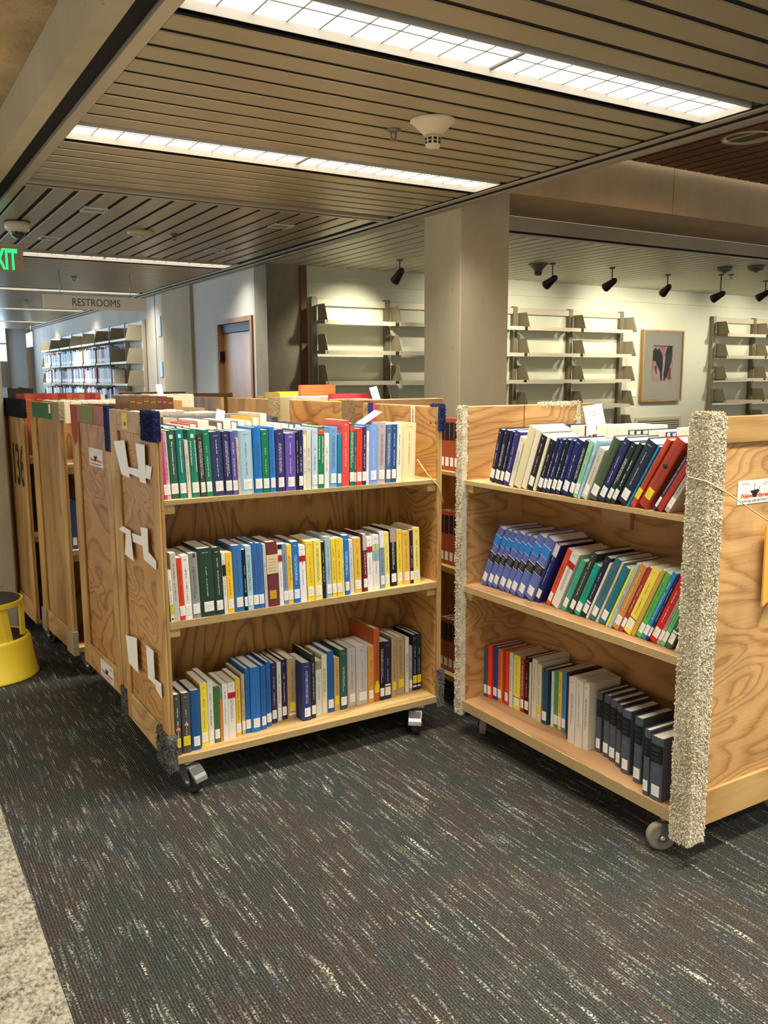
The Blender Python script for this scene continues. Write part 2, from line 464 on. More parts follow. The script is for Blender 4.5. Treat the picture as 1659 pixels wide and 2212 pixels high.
MB().box(3.3465, 3.3915, -4, 20.9, 2.594, 2.604).build('filler_panel', BLACK, c1)
LABY = {-2.505: 'ceiling light fifth troffer toward the viewer, outside the picture', -0.853: 'ceiling light overhead behind the viewer, outside the picture',
        0.803: 'ceiling light directly above the viewer, outside the picture', 2.452: 'long bright louvred ceiling light at the top of the picture, nearest one',
        4.105: 'long bright louvred ceiling light beyond the smoke detector, second nearest'}
for yy in lights_y: troffer(yy, LABY[yy])
for yy, lb in ((8.30, 'thin lit ceiling light just right of the exit sign, above the door wall'), (11.56, 'lit ceiling light strip seen just above the hanging restrooms sign'),
               (14.83, 'lit ceiling light strip seen just below the hanging restrooms sign'), (18.1, 'farthest lit ceiling light strip, over the end wall')):
    troffer(yy, lb)
for yy in (-0.853, 2.452, 5.75, 9.05, 12.3):  # unseen troffers added as fill, brightening the trolley ends from the left
    troffer(yy, 'added fill light under the left concrete ceiling, %s' % {-0.853: 'behind the viewer', 2.452: 'level with the left front trolley', 5.75: 'level with the pillar', 9.05: 'beyond the pillar', 12.3: 'farthest'}[yy], -3.6, -1.2, 0.24, 2.76)
# left concrete edge beam and coffered concrete ceiling
b1 = MB().prism([(0.72, 2.600), (0.80, 2.600), (0.80, 2.85), (0.78, 2.85), (0.715, 2.85)], 'y', -4, 21.0).build('trim_1', CONC); b1['kind'] = 'structure'
b2 = MB().box(-5, 0.715, -4, 21.0, 2.80, 2.9).build('ceiling', CONC_ROUGH); b2['kind'] = 'structure'
# gallery ceiling, beyond the beam
c2 = struct('ceiling')
sg = slat_mesh(2.52, 0.124, SLAT_G, 'y')
k = 0
while 3.50+PITCH*(k+0.5) < 13.3:
    link('slat', sg, c2, (3.50+PITCH*(k+0.5), 5.42, 2.6)); k += 1
MB().box(3.46, 13.6, 5.402, 7.94, 2.6065, 2.612).build('filler_panel', BLACK, c2)
MB().box(3.46, 13.6, 5.375, 5.40, 2.585, 2.72).build('edge_rail', RAILM, c2)
MB().box(3.87, 13.6, 5.361, 5.374, 2.612, 2.72).build('fascia', CONC_COL, c2)
MB().box(3.87, 13.6, 5.361, 5.374, 2.598, 2.611).build('edge_rail', BLACK, c2)
# brown slatted ceiling over the void at the right
c3 = struct('ceiling')
sb = slat_mesh(8.6, 0.122, SLAT_B, 'y')
k = 0
while 3.47+PITCH*(k+0.5) < 13.3:
    link('slat', sb, c3, (3.47+PITCH*(k+0.5), -3.95, 3.04)); k += 1
MB().box(3.471, 13.6, -4, 4.66, 3.0465, 3.052).build('filler_panel', mat('1a0f08', 0.9), c3)
MB().box(3.452, 3.47, -4, 4.70, 2.70, 3.12).build('side_face', CONC_COL, c3)
# concrete column and beam
col = MB().bbox(3.452, 3.86, 4.702, 5.13, 0, 3.1, r=0.006).build('trim_2', CONC_COL); col['kind'] = 'structure'
BEAMC = concrete('concrete_beam', 'cdb48c', 'b09a74', 1.2, 0.2, 0.2)
bm_ = struct('trim_3')
for a, b in ((3.861, 5.45), (5.455, 8.2), (8.205, 13.6)):
    MB().bbox(a, b, 4.70, 5.36, 2.72, 3.1, r=0.004).build('beam_segment', BEAMC, bm_)

# ---------------------------------------------------------------- walls
def wall(name, x0, x1, y0, y1, z0, z1, m, kids=None):
    o = MB().box(x0, x1, y0, y1, z0, z1).build(name, m); o['kind'] = 'structure'; return o
wg = wall('wall_gallery', 3.93, 13.6, 7.942, 8.05, 0, 2.7, PLASTER)
tr = MB()
tr.box(3.93, 13.6, 7.925, 7.942, 2.485, 2.505); tr.box(3.93, 13.6, 7.912, 7.942, 2.43, 2.44); tr.box(3.93, 13.6, 7.93, 7.942, 2.44, 2.485)
t4 = tr.build('trim_4', PLASTER); t4['kind'] = 'structure'
wp = wall('wall_pier', 3.5, 3.86, 7.95, 8.25, 0, 2.66, concrete('concrete_mottled', '8f8872', '6c6655', 1.6, 0.2, 0.6))  # pier concrete is darker and mottled all over
W_DOOR = plywood('door_veneer', 'a8845c', '97724a', 'z', 3, rough=0.4, low=0.6)
W_BROWN = mat('6b4526', 0.6, key='brown_wood')
o = MB().box(3.861, 3.929, 7.93, 8.0, 0, 2.64).build('trim_5', W_BROWN); o['kind'] = 'structure'
# corridor wall with the door
BLUEW = concrete('corridor_paint', 'c0c0ba', 'b2b2ac', 0.5, 0.03, 0.0)
wc = struct('wall_corridor')
MB().box(3.5, 3.62, 8.25, 8.30, 0, 2.66).build('wall_section', CONC_PALE, wc)
MB().box(3.5, 3.62, 8.30, 9.32, 2.13, 2.66).build('wall_section', BLUEW, wc)
MB().box(3.5, 3.62, 9.32, 10.1, 0, 2.66).build('wall_section', BLUEW, wc)
MB().box(3.5, 3.62, 11.2, 21.0, 0, 2.66).build('wall_section', CONC_PALE, wc)
MB().bbox(3.46, 3.62, 10.1, 11.2, 0, 2.64, r=0.006).build('pilaster', CONC_TAN, wc)
MB().box(3.495, 3.50, 11.62, 11.635, 0, 2.6).build('joint', INKG, wc)
d = struct('door_1', (3.5, 8.81, 0))
fr = MB(); fr.box(-0.02, 0.10, -0.51, -0.46, 0, 2.13); fr.box(-0.02, 0.10, 0.46, 0.51, 0, 2.13); fr.box(-0.02, 0.10, -0.46, 0.46, 2.08, 2.13)
fr.build('door_frame', plywood('door_frame_wood', '9c744a', '7d5831', 'z', 3, low=0.8), d)
MB().box(0.03, 0.10, -0.46, 0.46, 1.99, 2.08).build('transom_reveal', mat('3e4048', 0.5), d)
MB().bbox(0.05, 0.09, -0.455, 0.455, 0.01, 1.985, r=0.003).build('door_leaf', W_DOOR, d)
MB().bbox(-0.012, 0.05, 0.425, 0.452, 1.69, 1.79, r=0.004).build('hinge', mat('1d1a18', 0.4, 0.6), d)
MB().lathe([(0.0, 0), (0.012, 0), (0.012, 0.05), (0.028, 0.055), (0.028, 0.08), (0.0, 0.085)], (-0.035, -0.38, 1.0), ax='x', seg=12).build('door_knob', STEEL, d)
# end wall with mullions and window
END = concrete('end_wall_paint', 'c9cdd2', 'b9bdc2', 0.4, 0.02, 0.0)
we = struct('wall_end')
for a, b in ((2.99, 3.50),):
    MB().box(a, b, 21.0, 21.1, 0, 2.7).build('wall_section', END, we)
MB().box(-5, 2.93, 21.0, 21.1, 0, 1.9).build('wall_section', mat('8d8a80', 0.8), we)
MB().box(-5, 2.93, 21.0, 21.1, 2.66, 2.9).build('wall_section', mat('8d8a80', 0.8), we)
MB().box(2.93, 2.99, 20.94, 21.1, 0, 2.7).build('mullion', mat('8a7058', 0.6), we)
MB().box(3.36, 3.43, 20.93, 20.995, 0, 2.62).build('mullion', mat('b08a68', 0.6), we)
win = struct('window_1')
MB().box(-5, 2.93, 21.06, 21.07, 1.9, 2.66).build('pane', mat('bfe0ff', 0.3, 0, DAY_E, key='daylit_glass'), win)
fb = MB(); fb.box(-5, 2.93, 21.02, 21.05, 2.26, 2.30)
for q in range(9): fb.box(-4.9+q*0.95, -4.86+q*0.95, 21.02, 21.05, 1.9, 2.66)
fb.build('window_frame', mat('8d98a8', 0.5, 0.3), win)
# daylight window band along the far left side
win2 = struct('window_2')
MB().box(-4.99, -4.98, 12.0, 20.5, 0.9, 2.5).build('pane', mat('c4dcf4', 0.3, 0, DAY_E*0.35, key='daylit_glass_side'), win2)
fb = MB()
for q in range(10): fb.box(-4.98, -4.93, 7.5+q*1.44, 7.56+q*1.44, 0.9, 2.5)
fb.build('window_frame', mat('8d98a8', 0.5, 0.3), win2)
pil = MB().bbox(0.18, 0.731, 5.473, 6.0, 0, 2.80, r=0.01).build('trim_6', concrete('concrete_pillar', 'cfc7b2', 'b0a792', 2.0, 0.4, 0.8)); pil['kind'] = 'structure'

# ---------------------------------------------------------------- wall shelving in the gallery
def rack(x_start, n, label, pitch=0.866):
    t = thing('wall_shelving', label, 'shelving', (x_start, 7.94, 0))
    depth = 0.26
    zs = (2.06, 1.765, 1.46, 1.155, 0.85, 0.5, 0.15)
    for i in range(n+1):
        x = i*pitch
        MB().bbox(x-0.03, x+0.03, -0.055, -0.002, 0.0, 2.30, r=0.003).build('upright', SHELFD if i else BRACK, t)
    for i in range(n):
        x = i*pitch
        MB().bbox(x+0.032, x+pitch-0.032, -0.05, -0.02, 2.215, 2.285, r=0.003).build('header', SHELFM, t)
        for z in zs:
            mb = MB(); a, b = x+0.01, x+pitch-0.035
            mb.box(a, b, -depth, -0.06, z, z+0.003); mb.box(a, b, -depth-0.002, -depth, z-0.038, z+0.003); mb.box(a, b, -0.062, -0.06, z-0.03, z+0.003)
            mb.build('shelf', SHELFM, t)
    for i in range(n+1):
        x = i*pitch+(0.04 if i < n else 0.035)
        for z in zs:
            mb = MB()
            mb.prism([(-depth-0.012, z-0.02), (-0.05, z-0.02), (-0.05, z+0.165), (-depth+0.055, z+0.165), (-depth-0.002, z+0.01)], 'x', x-0.0012, x+0.0012)
            mb.prism([(-depth+0.03, z+0.06), (-depth+0.055, z+0.06), (-depth+0.075, z+0.125), (-depth+0.05, z+0.125)], 'x', x-0.004, x-0.0011)
            mb.build('bracket', BRACK, t)
    return t
rack(3.985, 5, 'long empty wall shelving with grey metal brackets behind the concrete column')
rack(10.09, 3, 'empty wall shelving at the right edge, right of the framed artwork')

# framed print, wall card, grille
def art():
    t = thing('framed_artwork', 'framed abstract print with two dark petal shapes on pink, on the gallery wall', 'picture', (9.10, 7.94, 1.63))
    fw_, fh = 0.385, 0.462; b = 0.02
    m = plywood('frame_oak', 'b0905e', '93733f', 'z', 3)
    f = MB()
    f.box(-fw_, -fw_+b, -0.055, 0, -fh, fh); f.box(fw_-b, fw_, -0.055, 0, -fh, fh)
    f.box(-fw_+b, fw_-b, -0.055, 0, -fh, -fh+b); f.box(-fw_+b, fw_-b, -0.055, 0, fh-b, fh)
    f.build('frame', m, t)
    MB().box(-fw_+b, fw_-b, -0.04, -0.035, -fh+b, fh-b).build('mat_board', mat('dcdccb', 0.7), t)
    s = NT('print_paper'); n1 = s.noise(s.coords((7, 7, 5)), 1.0, 4.0, 0.6)
    s.col(s.ramp(n1, [(0.38, 'c98a84'), (0.5, 'e2c8bc'), (0.58, 'e8ddd0'), (0.7, 'b5605e')]))
    MB().box(-0.20, 0.19, -0.0415, -0.04, -0.20, 0.265).build('print', s.m, t)
    s = NT('print_dark'); n1 = s.noise(s.coords((14, 14, 6)), 1.0, 4.0, 0.6)
    s.col(s.ramp(n1, [(0.35, '16141c'), (0.6, '2e2c3c'), (0.72, '5a5668')]))
    p = MB()
    p.add([(x, -0.043, z) for x, z in ((-0.19, 0.20), (-0.15, 0.235), (-0.12, 0.21), (-0.07, 0.225), (-0.03, 0.17), (0.0, 0.10), (0.0, -0.05), (-0.01, -0.195), (-0.035, -0.19), (-0.05, -0.08), (-0.10, 0.0), (-0.14, 0.06), (-0.19, 0.07))], [tuple(range(13))])
    p.add([(x, -0.043, z) for x, z in ((0.045, 0.16), (0.075, 0.24), (0.11, 0.262), (0.165, 0.25), (0.18, 0.15), (0.17, 0.07), (0.13, -0.04), (0.09, -0.15), (0.06, -0.17), (0.03, -0.195), (0.025, -0.1), (0.04, 0.0), (0.045, 0.1))], [tuple(range(13))])
    p.build('painted_shape', s.m, t, fix=False)
    p = MB(); p.quad((-0.19, -0.0425, 0.25), (-0.03, -0.0425, 0.25), (-0.03, -0.0425, 0.262), (-0.19, -0.0425, 0.262)); p.quad((0.0, -0.0425, 0.25), (0.185, -0.0425, 0.246), (0.185, -0.0425, 0.262), (0.0, -0.0425, 0.262))
    p.quad((-0.155, -0.0425, -0.02), (-0.12, -0.0425, 0.02), (-0.10, -0.0425, -0.10), (-0.12, -0.0425, -0.11)); p.quad((0.10, -0.0425, -0.18), (0.17, -0.0425, -0.17), (0.16, -0.0425, -0.02), (0.13, -0.0425, -0.03))
    p.build('painted_stroke', mat('a04a4c', 0.7), t)
    MB().box(-fw_+b, fw_-b, -0.0505, -0.0495, -fh+b, fh-b).build('glass', glass_m, t)
g_ = NT('picture_glass'); g_.b.inputs['Transmission Weight'].default_value = 1.0; g_.b.inputs['Roughness'].default_value = 0.02; g_.b.inputs['IOR'].default_value = 1.1
g_.b.inputs['Base Color'].default_value = (1, 1, 1, 1); glass_m = g_.m
art()
tag(MB().box(8.53, 8.66, 7.932, 7.9415, 1.235, 1.335).build('wall_card', mat('e4e2da', 0.7)), 'small white caption card on the wall left of the framed print', 'card')
def grille():
    t = thing('air_grille', 'louvred air grille low on the wall under the framed print', 'vent', (9.10, 7.94, 0.70))
    f = MB(); f.box(-0.44, 0.44, -0.02, 0, 0.22, 0.26); f.box(-0.44, 0.44, -0.02, 0, -0.26, -0.22); f.box(-0.44, -0.40, -0.02, 0, -0.22, 0.22); f.box(0.40, 0.44, -0.02, 0, -0.22, 0.22)
    f.build('frame', SHELFM, t); MB().box(-0.40, 0.40, -0.004, -0.001, -0.22, 0.22).build('backing', BLACK, t)
    for i in range(18):
        z = -0.21+i*0.0245
        MB().add([(-0.4, -0.018, z), (0.4, -0.018, z), (0.4, -0.006, z+0.012), (-0.4, -0.006, z+0.012)], [(0, 1, 2, 3)]).build('louvre', SHELFM, t)
grille()

# ---------------------------------------------------------------- things on the ceilings
def spot(x, y, drop, aim, i, label):
    t = thing('track_spotlight', label, 'spotlight', (x, y, 2.6), 0, 'black spotlights along the gallery wall')
    MB().lathe([(0, 0), (0.03, 0), (0.03, -0.012), (0, -0.014)], seg=12).build('canopy', INKG, t)
    MB().tube([(0, 0, -0.01), (0, 0, -drop)], 0.007, seg=6).build('stem', INKG, t)
    h = Vector((0, 0, -drop)); d = Vector(aim)-Vector((x, y, 2.6-drop)); d.normalize()
    a = h-d*0.06; pts = [a+d*q for q in (0, 0.02, 0.07, 0.13, 0.16)]
    MB().tube(pts, [0.016, 0.030, 0.035, 0.044, 0.047], mat('2b2724', 0.45, 0.3, key='black_enamel'), seg=14).build('lamp_head', None, t)
    MB().tube([a+d*0.1602, a+d*0.162], 0.038, seg=14).build('lamp_lens', mat('ffe9c4', 0.3, 0, 6.0), t)
    sd = bpy.data.lights.new('spot_beam', 'SPOT'); so = bpy.data.objects.new('spot_beam', sd); COL.objects.link(so); so.parent = t
    sd.energy = SPOT_W; sd.color = (1.0, 0.90, 0.70); sd.spot_size = math.radians(95); sd.spot_blend = 0.9; sd.shadow_soft_size = 0.03
    so.location = a+d*0.18; so.rotation_euler = d.to_track_quat('-Z', 'Y').to_euler()
SP = [(4.50, 7.1, 0.13), (5.96, 6.59, 0.16), (6.735, 6.55, 0.15), (7.73, 6.69, 0.15), (8.25, 6.4, 0.22), (9.25, 6.55, 0.15), (10.6, 6.6, 0.15), (11.8, 6.6, 0.15)]
SPL = ['black spotlight hanging left of the concrete column', 'black spotlight just right of the column, beside the cone detector', 'black spotlight between two others above the shelving end',
       'black spotlight turned sideways above the framed print', 'black spotlight on a long stem right of the print', 'black spotlight at the right edge of the gallery ceiling',
       'black spotlight beyond the right edge of the picture, nearer', 'black spotlight beyond the right edge of the picture, farther']
for i, (x, y, dr) in enumerate(SP): spot(x, y, dr, (x+(0.35 if i == 3 else -0.1), 7.94, 1.75), i, SPL[i])
def cone_detector(x, y, z, label, s=1.0, m=None):
    t = thing('smoke_detector', label, 'smoke detector', (x, y, z))
    MB().lathe([(0, 0), (0.098*s, 0), (0.10*s, -0.006*s), (0.085*s, -0.016*s), (0.05*s, -0.05*s), (0.040*s, -0.062*s), (0.0, -0.062*s)], seg=28).build('flange', m, t)
    MB().lathe([(0, -0.06*s), (0.038*s, -0.06*s), (0.037*s, -0.082*s), (0.030*s, -0.112*s), (0.0, -0.114*s)], seg=24).build('sensor_head', m, t)
    v = MB()
    for k in range(10):
        a = k*2*math.pi/10
        for z0, z1, r0, r1 in ((-0.076, -0.086, 0.0382, 0.0375), (-0.090, -0.100, 0.0372, 0.0350)):
            c, q = math.cos(a-0.2), math.sin(a-0.2); c2_, q2 = math.cos(a+0.2), math.sin(a+0.2)
            v.quad((r0*s*c, r0*s*q, z0*s), (r0*s*c2_, r0*s*q2, z0*s), (r1*s*c2_, r1*s*q2, z1*s), (r1*s*c, r1*s*q, z1*s))
    v.build('vent_slot', BLACK, t)
CRM = mat('c9bfa2', 0.5, key='cream_plastic')
cone_detector(2.237, 3.258, 2.6, 'cream cone-shaped smoke detector between the two nearest ceiling lights', 1.0, CRM)
cone_detector(5.87, 6.70, 2.6, 'grey cone-shaped smoke detector on the gallery ceiling near the column', 1.0, mat('6e6c64', 0.5))
def dome(x, y, z, label, r, h, m):
    t = thing('ceiling_detector', label, 'detector', (x, y, z))
    MB().lathe([(0, 0), (r, 0), (r, -h*0.45), (r*0.8, -h*0.8), (r*0.3, -h), (0, -h)], seg=26).build('base', m, t)
    MB().lathe([(0, -h*0.95), (r*0.28, -h*0.95), (r*0.22, -h*1.25), (0, -h*1.3)], seg=16).build('sensor', m, t)
dome(1.95, 6.74, 2.6, 'flat round white smoke detector on the crosswise slats', 0.10, 0.035, CRM)
dome(7.73, 5.96, 2.6, 'round grey detector at the gallery ceiling edge, left of a pair', 0.075, 0.05, mat('6e6c64', 0.5))
dome(7.95, 5.75, 2.6, 'round grey detector at the gallery ceiling edge, right of a pair', 0.085, 0.05, mat('6e6c64', 0.5))
def sprinkler(x, y, z, label):
    t = thing('sprinkler', label, 'sprinkler', (x, y, z), 0, 'ceiling sprinklers')
    MB().lathe([(0, 0), (0.034, 0), (0.034, -0.004), (0.012, -0.012), (0, -0.012)], seg=16).build('escutcheon', GREYM, t)
    f = MB(); f.tube([(-0.012, 0, -0.01), (-0.014, 0, -0.03), (0, 0, -0.045)], 0.003, seg=6); f.tube([(0.012, 0, -0.01), (0.014, 0, -0.03), (0, 0, -0.045)], 0.003, seg=6); f.build('frame', GREYM, t)
    MB().lathe([(0, -0.044), (0.018, -0.045), (0.018, -0.047), (0, -0.048)], seg=14).build('deflector', GREYM, t)
sprinkler(2.164, 3.464, 2.6, 'small metal sprinkler beside the cone smoke detector')
sprinkler(2.20, 6.72, 2.6, 'small metal sprinkler right of the flat white detector')
sprinkler(2.129, 9.97, 2.6, 'small dark sprinkler on the far ceiling above the restrooms sign')
sprinkler(2.15, 13.2, 2.6, 'small dark sprinkler on the far ceiling left of the restrooms sign')
sprinkler(8.35, 6.35, 2.6, 'small sprinkler on the gallery ceiling near the framed print')
for (x, y), lb in (((1.44, 6.04), 'square recessed ceiling plate nearest the corner of the slatted bay'), ((1.41, 7.40), 'square recessed ceiling plate next to the security camera'),
                   ((2.77, 6.00), 'square recessed ceiling plate at the right of the crosswise slats'), ((2.78, 7.39), 'square recessed ceiling plate farthest right by the door wall')):
    t = thing('recessed_downlight', lb, 'ceiling light', (x, y, 2.6), 0, 'square recessed plates')
    f = MB(); f.box(-0.075, 0.075, -0.075, -0.062, -0.006, 0.03); f.box(-0.075, 0.075, 0.062, 0.075, -0.006, 0.03); f.box(-0.075, -0.068, -0.062, 0.062, -0.006, 0.03); f.box(0.068, 0.075, -0.062, 0.062, -0.006, 0.03)
    f.build('trim_ring', mat('d6d4cc', 0.3, 0.3), t); MB().box(-0.068, 0.068, -0.062, 0.062, 0.012, 0.02).build('plate', mat('9a9ca0', 0.3, 0.5), t)
def dome_cam():
    t = thing('security_camera', 'white dome security camera on the ceiling above the exit sign', 'camera', (1.075, 6.75, 2.6))
    MB().lathe([(0, 0), (0.086, 0), (0.086, -0.006), (0, -0.006)], seg=28).build('gasket', BLACK, t)
    MB().lathe([(0, -0.006), (0.084, -0.006), (0.086, -0.035), (0.078, -0.058), (0.056, -0.072), (0, -0.074)], seg=28).build('housing', mat('dcd5c2', 0.4), t)
    MB().lathe([(0.05, -0.07)]+[(0.05*math.cos(a*0.157), -0.072-0.045*math.sin(a*0.157)) for a in range(11)], seg=24).build('dome', mat('15130f', 0.08, 0, 0, 0.8), t)
    MB().tube([(0.0, -0.02, -0.08), (0.005, -0.045, -0.105)], 0.02, seg=14).build('lens', mat('4a4844', 0.2, 0.4), t)
dome_cam()
def downlight(x, y, label):
    t = thing('round_downlight', label, 'ceiling light', (x, y, 3.04))
    MB().lathe([(0.13, 0.0), (0.16, 0.0), (0.16, -0.01), (0.15, -0.012), (0.13, 0.0), (0.12, 0.06), (0.13, 0.06)], seg=32).build('ring', mat('d8cfae', 0.4, 0.2), t)
    MB().lathe([(0, 0.05), (0.13, 0.05), (0.13, 0.055), (0, 0.055)], seg=32).build('lens', mat('ecd9a8', 0.3, 0, 0.5), t)
    ld = bpy.data.lights.new('downlight_beam', 'SPOT'); lo = bpy.data.objects.new('downlight_beam', ld); COL.objects.link(lo); lo.parent = t; lo.location = (0, 0, -0.02)
    ld.energy = 60; ld.color = (1.0, 0.62, 0.28); ld.spot_size = math.radians(165); ld.spot_blend = 1.0; ld.shadow_soft_size = 0.12
for x, y, lb in ((5.12, 3.83, 'large round downlight in the brown slatted ceiling'), (7.5, 3.83, 'added round downlight in the brown ceiling right of the picture'), (5.12, 1.5, 'added round downlight in the brown ceiling nearer the viewer, out of view'),
                 (7.5, 1.5, 'added round downlight in the brown ceiling far right of the viewer'), (5.12, -0.8, 'added round downlight in the brown ceiling behind the viewer')): downlight(x, y, lb)  # first one is visible; the others are added, unseen, to warm beam and panel
# signs
def exit_sign():
    t = thing('exit_sign', 'exit sign with green letters hanging at the left edge', 'sign', (0.95, 6.9, 2.36))
    MB().bbox(-0.19, 0.175, 0.0, 0.012, -0.085, 0.085, r=0.002).build('panel', mat('b8a684', 0.5), t)
    MB().bbox(-0.19, 0.175, -0.012, 0.024, 0.085, 0.105, r=0.002).build('canopy', RAILM, t)
    MB().tube([(0.0, 0.006, 0.10), (0.0, 0.006, 0.24)], 0.006, seg=6).build('hanger', RAILM, t)
    put_text('lettering', 'EXIT', 0.20, mat('1fc06a', 0.5, 0, 1.1, key='exit_green'), t, Matrix.Translation((0.030, -0.001, -0.070)) @ Matrix.Rotation(math.pi/2, 4, 'X') @ Matrix.Scale(0.5, 4, (1, 0, 0)), align='CENTER', bold=0.006)
exit_sign()
def rest_sign():
    t = thing('restrooms_sign', 'white hanging sign that reads RESTROOMS', 'sign', (2.24, 9.5, 2.29))
    MB().bbox(-0.53, 0.53, 0, 0.012, -0.072, 0.068, r=0.002).build('panel', mat('f4f2e6', 0.6), t)
    for x in (-0.36, 0.36): MB().tube([(x, 0.006, 0.06), (x, 0.006, 0.31)], 0.003, STEEL, seg=6).build('hanging_wire', None, t)
    put_text('lettering', 'RESTROOMS', 0.108, mat('55565c', 0.6), t, Matrix.Translation((0.0, -0.002, -0.038)) @ Matrix.Rotation(math.pi/2, 4, 'X') @ Matrix.Scale(0.82, 4, (1, 0, 0)), align='CENTER')
rest_sign()
t = thing('hanging_sign', 'small pale hanging sign far away near the end wall', 'sign', (3.05, 18.6, 2.27))
MB().bbox(-0.02, 0.0, -0.32, 0.32, -0.14, 0.14, r=0.003).build('panel', mat('c9d6de', 0.5), t)
MB().tube([(-0.01, -0.2, 0.13), (-0.01, -0.2, 0.33)], 0.003, STEEL, seg=6).build('hanging_wire', None, t)
MB().tube([(-0.01, 0.2, 0.13), (-0.01, 0.2, 0.33)], 0.003, STEEL, seg=6).build('hanging_wire', None, t)
for y, z, h, lb in ((11.42, 2.18, 0.13, 'small pale square sign plate high on the corridor wall'), (11.42, 1.62, 0.10, 'narrow pale switch plate on the corridor wall below the square plate')):
    tag(MB().bbox(3.485, 3.4995, y-0.06, y+0.06, z-h, z+h, r=0.002).build('wall_plate', mat('aebfd0', 0.5)), lb, 'wall plate')

import colorsys
def cname(h):
    r, g, b = (int(h[i:i+2], 16)/255 for i in (0, 2, 4)); H, S, V = colorsys.rgb_to_hsv(r, g, b); H *= 360
    if V < 0.17: return 'black'
    if S < 0.13: return 'white' if V > 0.82 else ('pale grey' if V > 0.62 else 'grey')
    if S < 0.28 and V > 0.75 and 25 < H < 70: return 'cream'
    if V > 0.75 and S < 0.35 and 180 < H < 240: return 'pale blue'
    if 10 <= H < 42:
        if V < 0.45: return 'dark brown'
        if S < 0.5: return 'tan'
        return 'orange' if V > 0.7 else 'brown'
    if H < 10 or H > 340: return ('maroon' if V < 0.5 else ('coral red' if S < 0.7 else 'red')) if not (S < 0.35) else 'pinkish grey'
    if H < 52: return ('gold' if V < 0.95 else 'yellow') if S > 0.45 else 'beige'
    if H < 70: return 'yellow' if S > 0.4 else 'pale yellow'
    if H < 165: return 'dark green' if V < 0.4 else ('green' if S > 0.4 else 'pale green')
    if H < 195: return 'teal' if S > 0.4 else 'pale teal'
    if H < 222: return 'navy' if V < 0.42 else ('blue' if S > 0.45 else 'slate blue')
    if H < 262: return 'navy' if V < 0.48 else ('blue' if S > 0.5 else 'periwinkle')
    return 'magenta' if H > 300 else ('dark purple' if V < 0.35 else 'purple')
def num_ord(i):
    i += 1
    if i <= 20: return ('zeroth first second third fourth fifth sixth seventh eighth ninth tenth eleventh twelfth thirteenth fourteenth fifteenth sixteenth seventeenth eighteenth nineteenth twentieth').split()[i]
    tens, u_ = divmod(i, 10)
    if u_ == 0: return {3: 'thirtieth', 4: 'fortieth', 5: 'fiftieth', 6: 'sixtieth', 7: 'seventieth', 8: 'eightieth', 9: 'ninetieth'}[tens]
    return {2: 'twenty', 3: 'thirty', 4: 'forty', 5: 'fifty', 6: 'sixty', 7: 'seventy', 8: 'eighty', 9: 'ninety'}[tens]+'-'+'first second third fourth fifth sixth seventh eighth ninth'.split()[u_-1]
# ---------------------------------------------------------------- far shelving along the corridor wall
CN = {}
def far_rack():
    t = thing('corridor_shelving', 'long wall shelving filled with books on the far corridor wall', 'shelving', (3.49, 12.1, 0))
    n = 7; pt = 0.91; zs = (2.05, 1.735, 1.43, 1.13)
    for i in range(n+1): MB().bbox(-0.05, 0, i*pt-0.03, i*pt+0.03, 0, 2.30, r=0.003).build('upright', SHELFM, t)
    for i in range(n):
        MB().bbox(-0.04, -0.01, i*pt+0.032, (i+1)*pt-0.032, 2.22, 2.29, r=0.003).build('header', SHELFM, t)
        for z in zs: MB().box(-0.27, -0.052, i*pt+0.012, (i+1)*pt-0.012, z-0.03, z).build('shelf', SHELFM, t)
    for i in range(n+1):
        for z in zs: MB().prism([(-0.28, z-0.03), (-0.05, z-0.03), (-0.05, z+0.17), (-0.22, z+0.17)], 'x', 0, 0) if False else MB().add([(x, i*pt+dy, zz) for dy in (-0.011, -0.009) for x, zz in ((-0.285, z-0.03), (-0.052, z-0.03), (-0.052, z+0.18), (-0.235, z+0.18))], [(0, 1, 2, 3), (7, 6, 5, 4), (0, 1, 5, 4), (1, 2, 6, 5), (2, 3, 7, 6), (3, 0, 4, 7)]).build('bracket', BRACK, t)
far_rack()
FARC = ['b9c4d6', 'c9ccd0', 'd8d4c8', '8c9ab4', '5a6074', 'a8b8d0', '3a4258', 'cfc6b4', 'd9dde2', '9a3a34', 'bcd0e4']
R5 = random.Random(5)
STUFF = MB()
for row, z in enumerate((1.736, 1.431, 1.131)):
    y = 13.1 if row == 0 else 12.9; k = 0
    stop = 18.2
    while y < stop:
        if ((y-12.1) % 0.91) < 0.03 or ((y-12.1) % 0.91) > 0.84: y += 0.05; continue
        th = R5.choice((0.05, 0.06, 0.07)); h = R5.choice((0.20, 0.22, 0.24)); c = FARC[R5.randrange(len(FARC))]
        if row == 0 and 14.4 < y < 15.2: c = 'e4d8b4'
        STUFF.box(3.235, 3.395, y, y+th, z, z+h, mat(c, 0.6)); STUFF.box(3.2344, 3.2349, y+0.008, y+th-0.008, z+0.02, z+0.07, WHITE)
        y += th+0.004

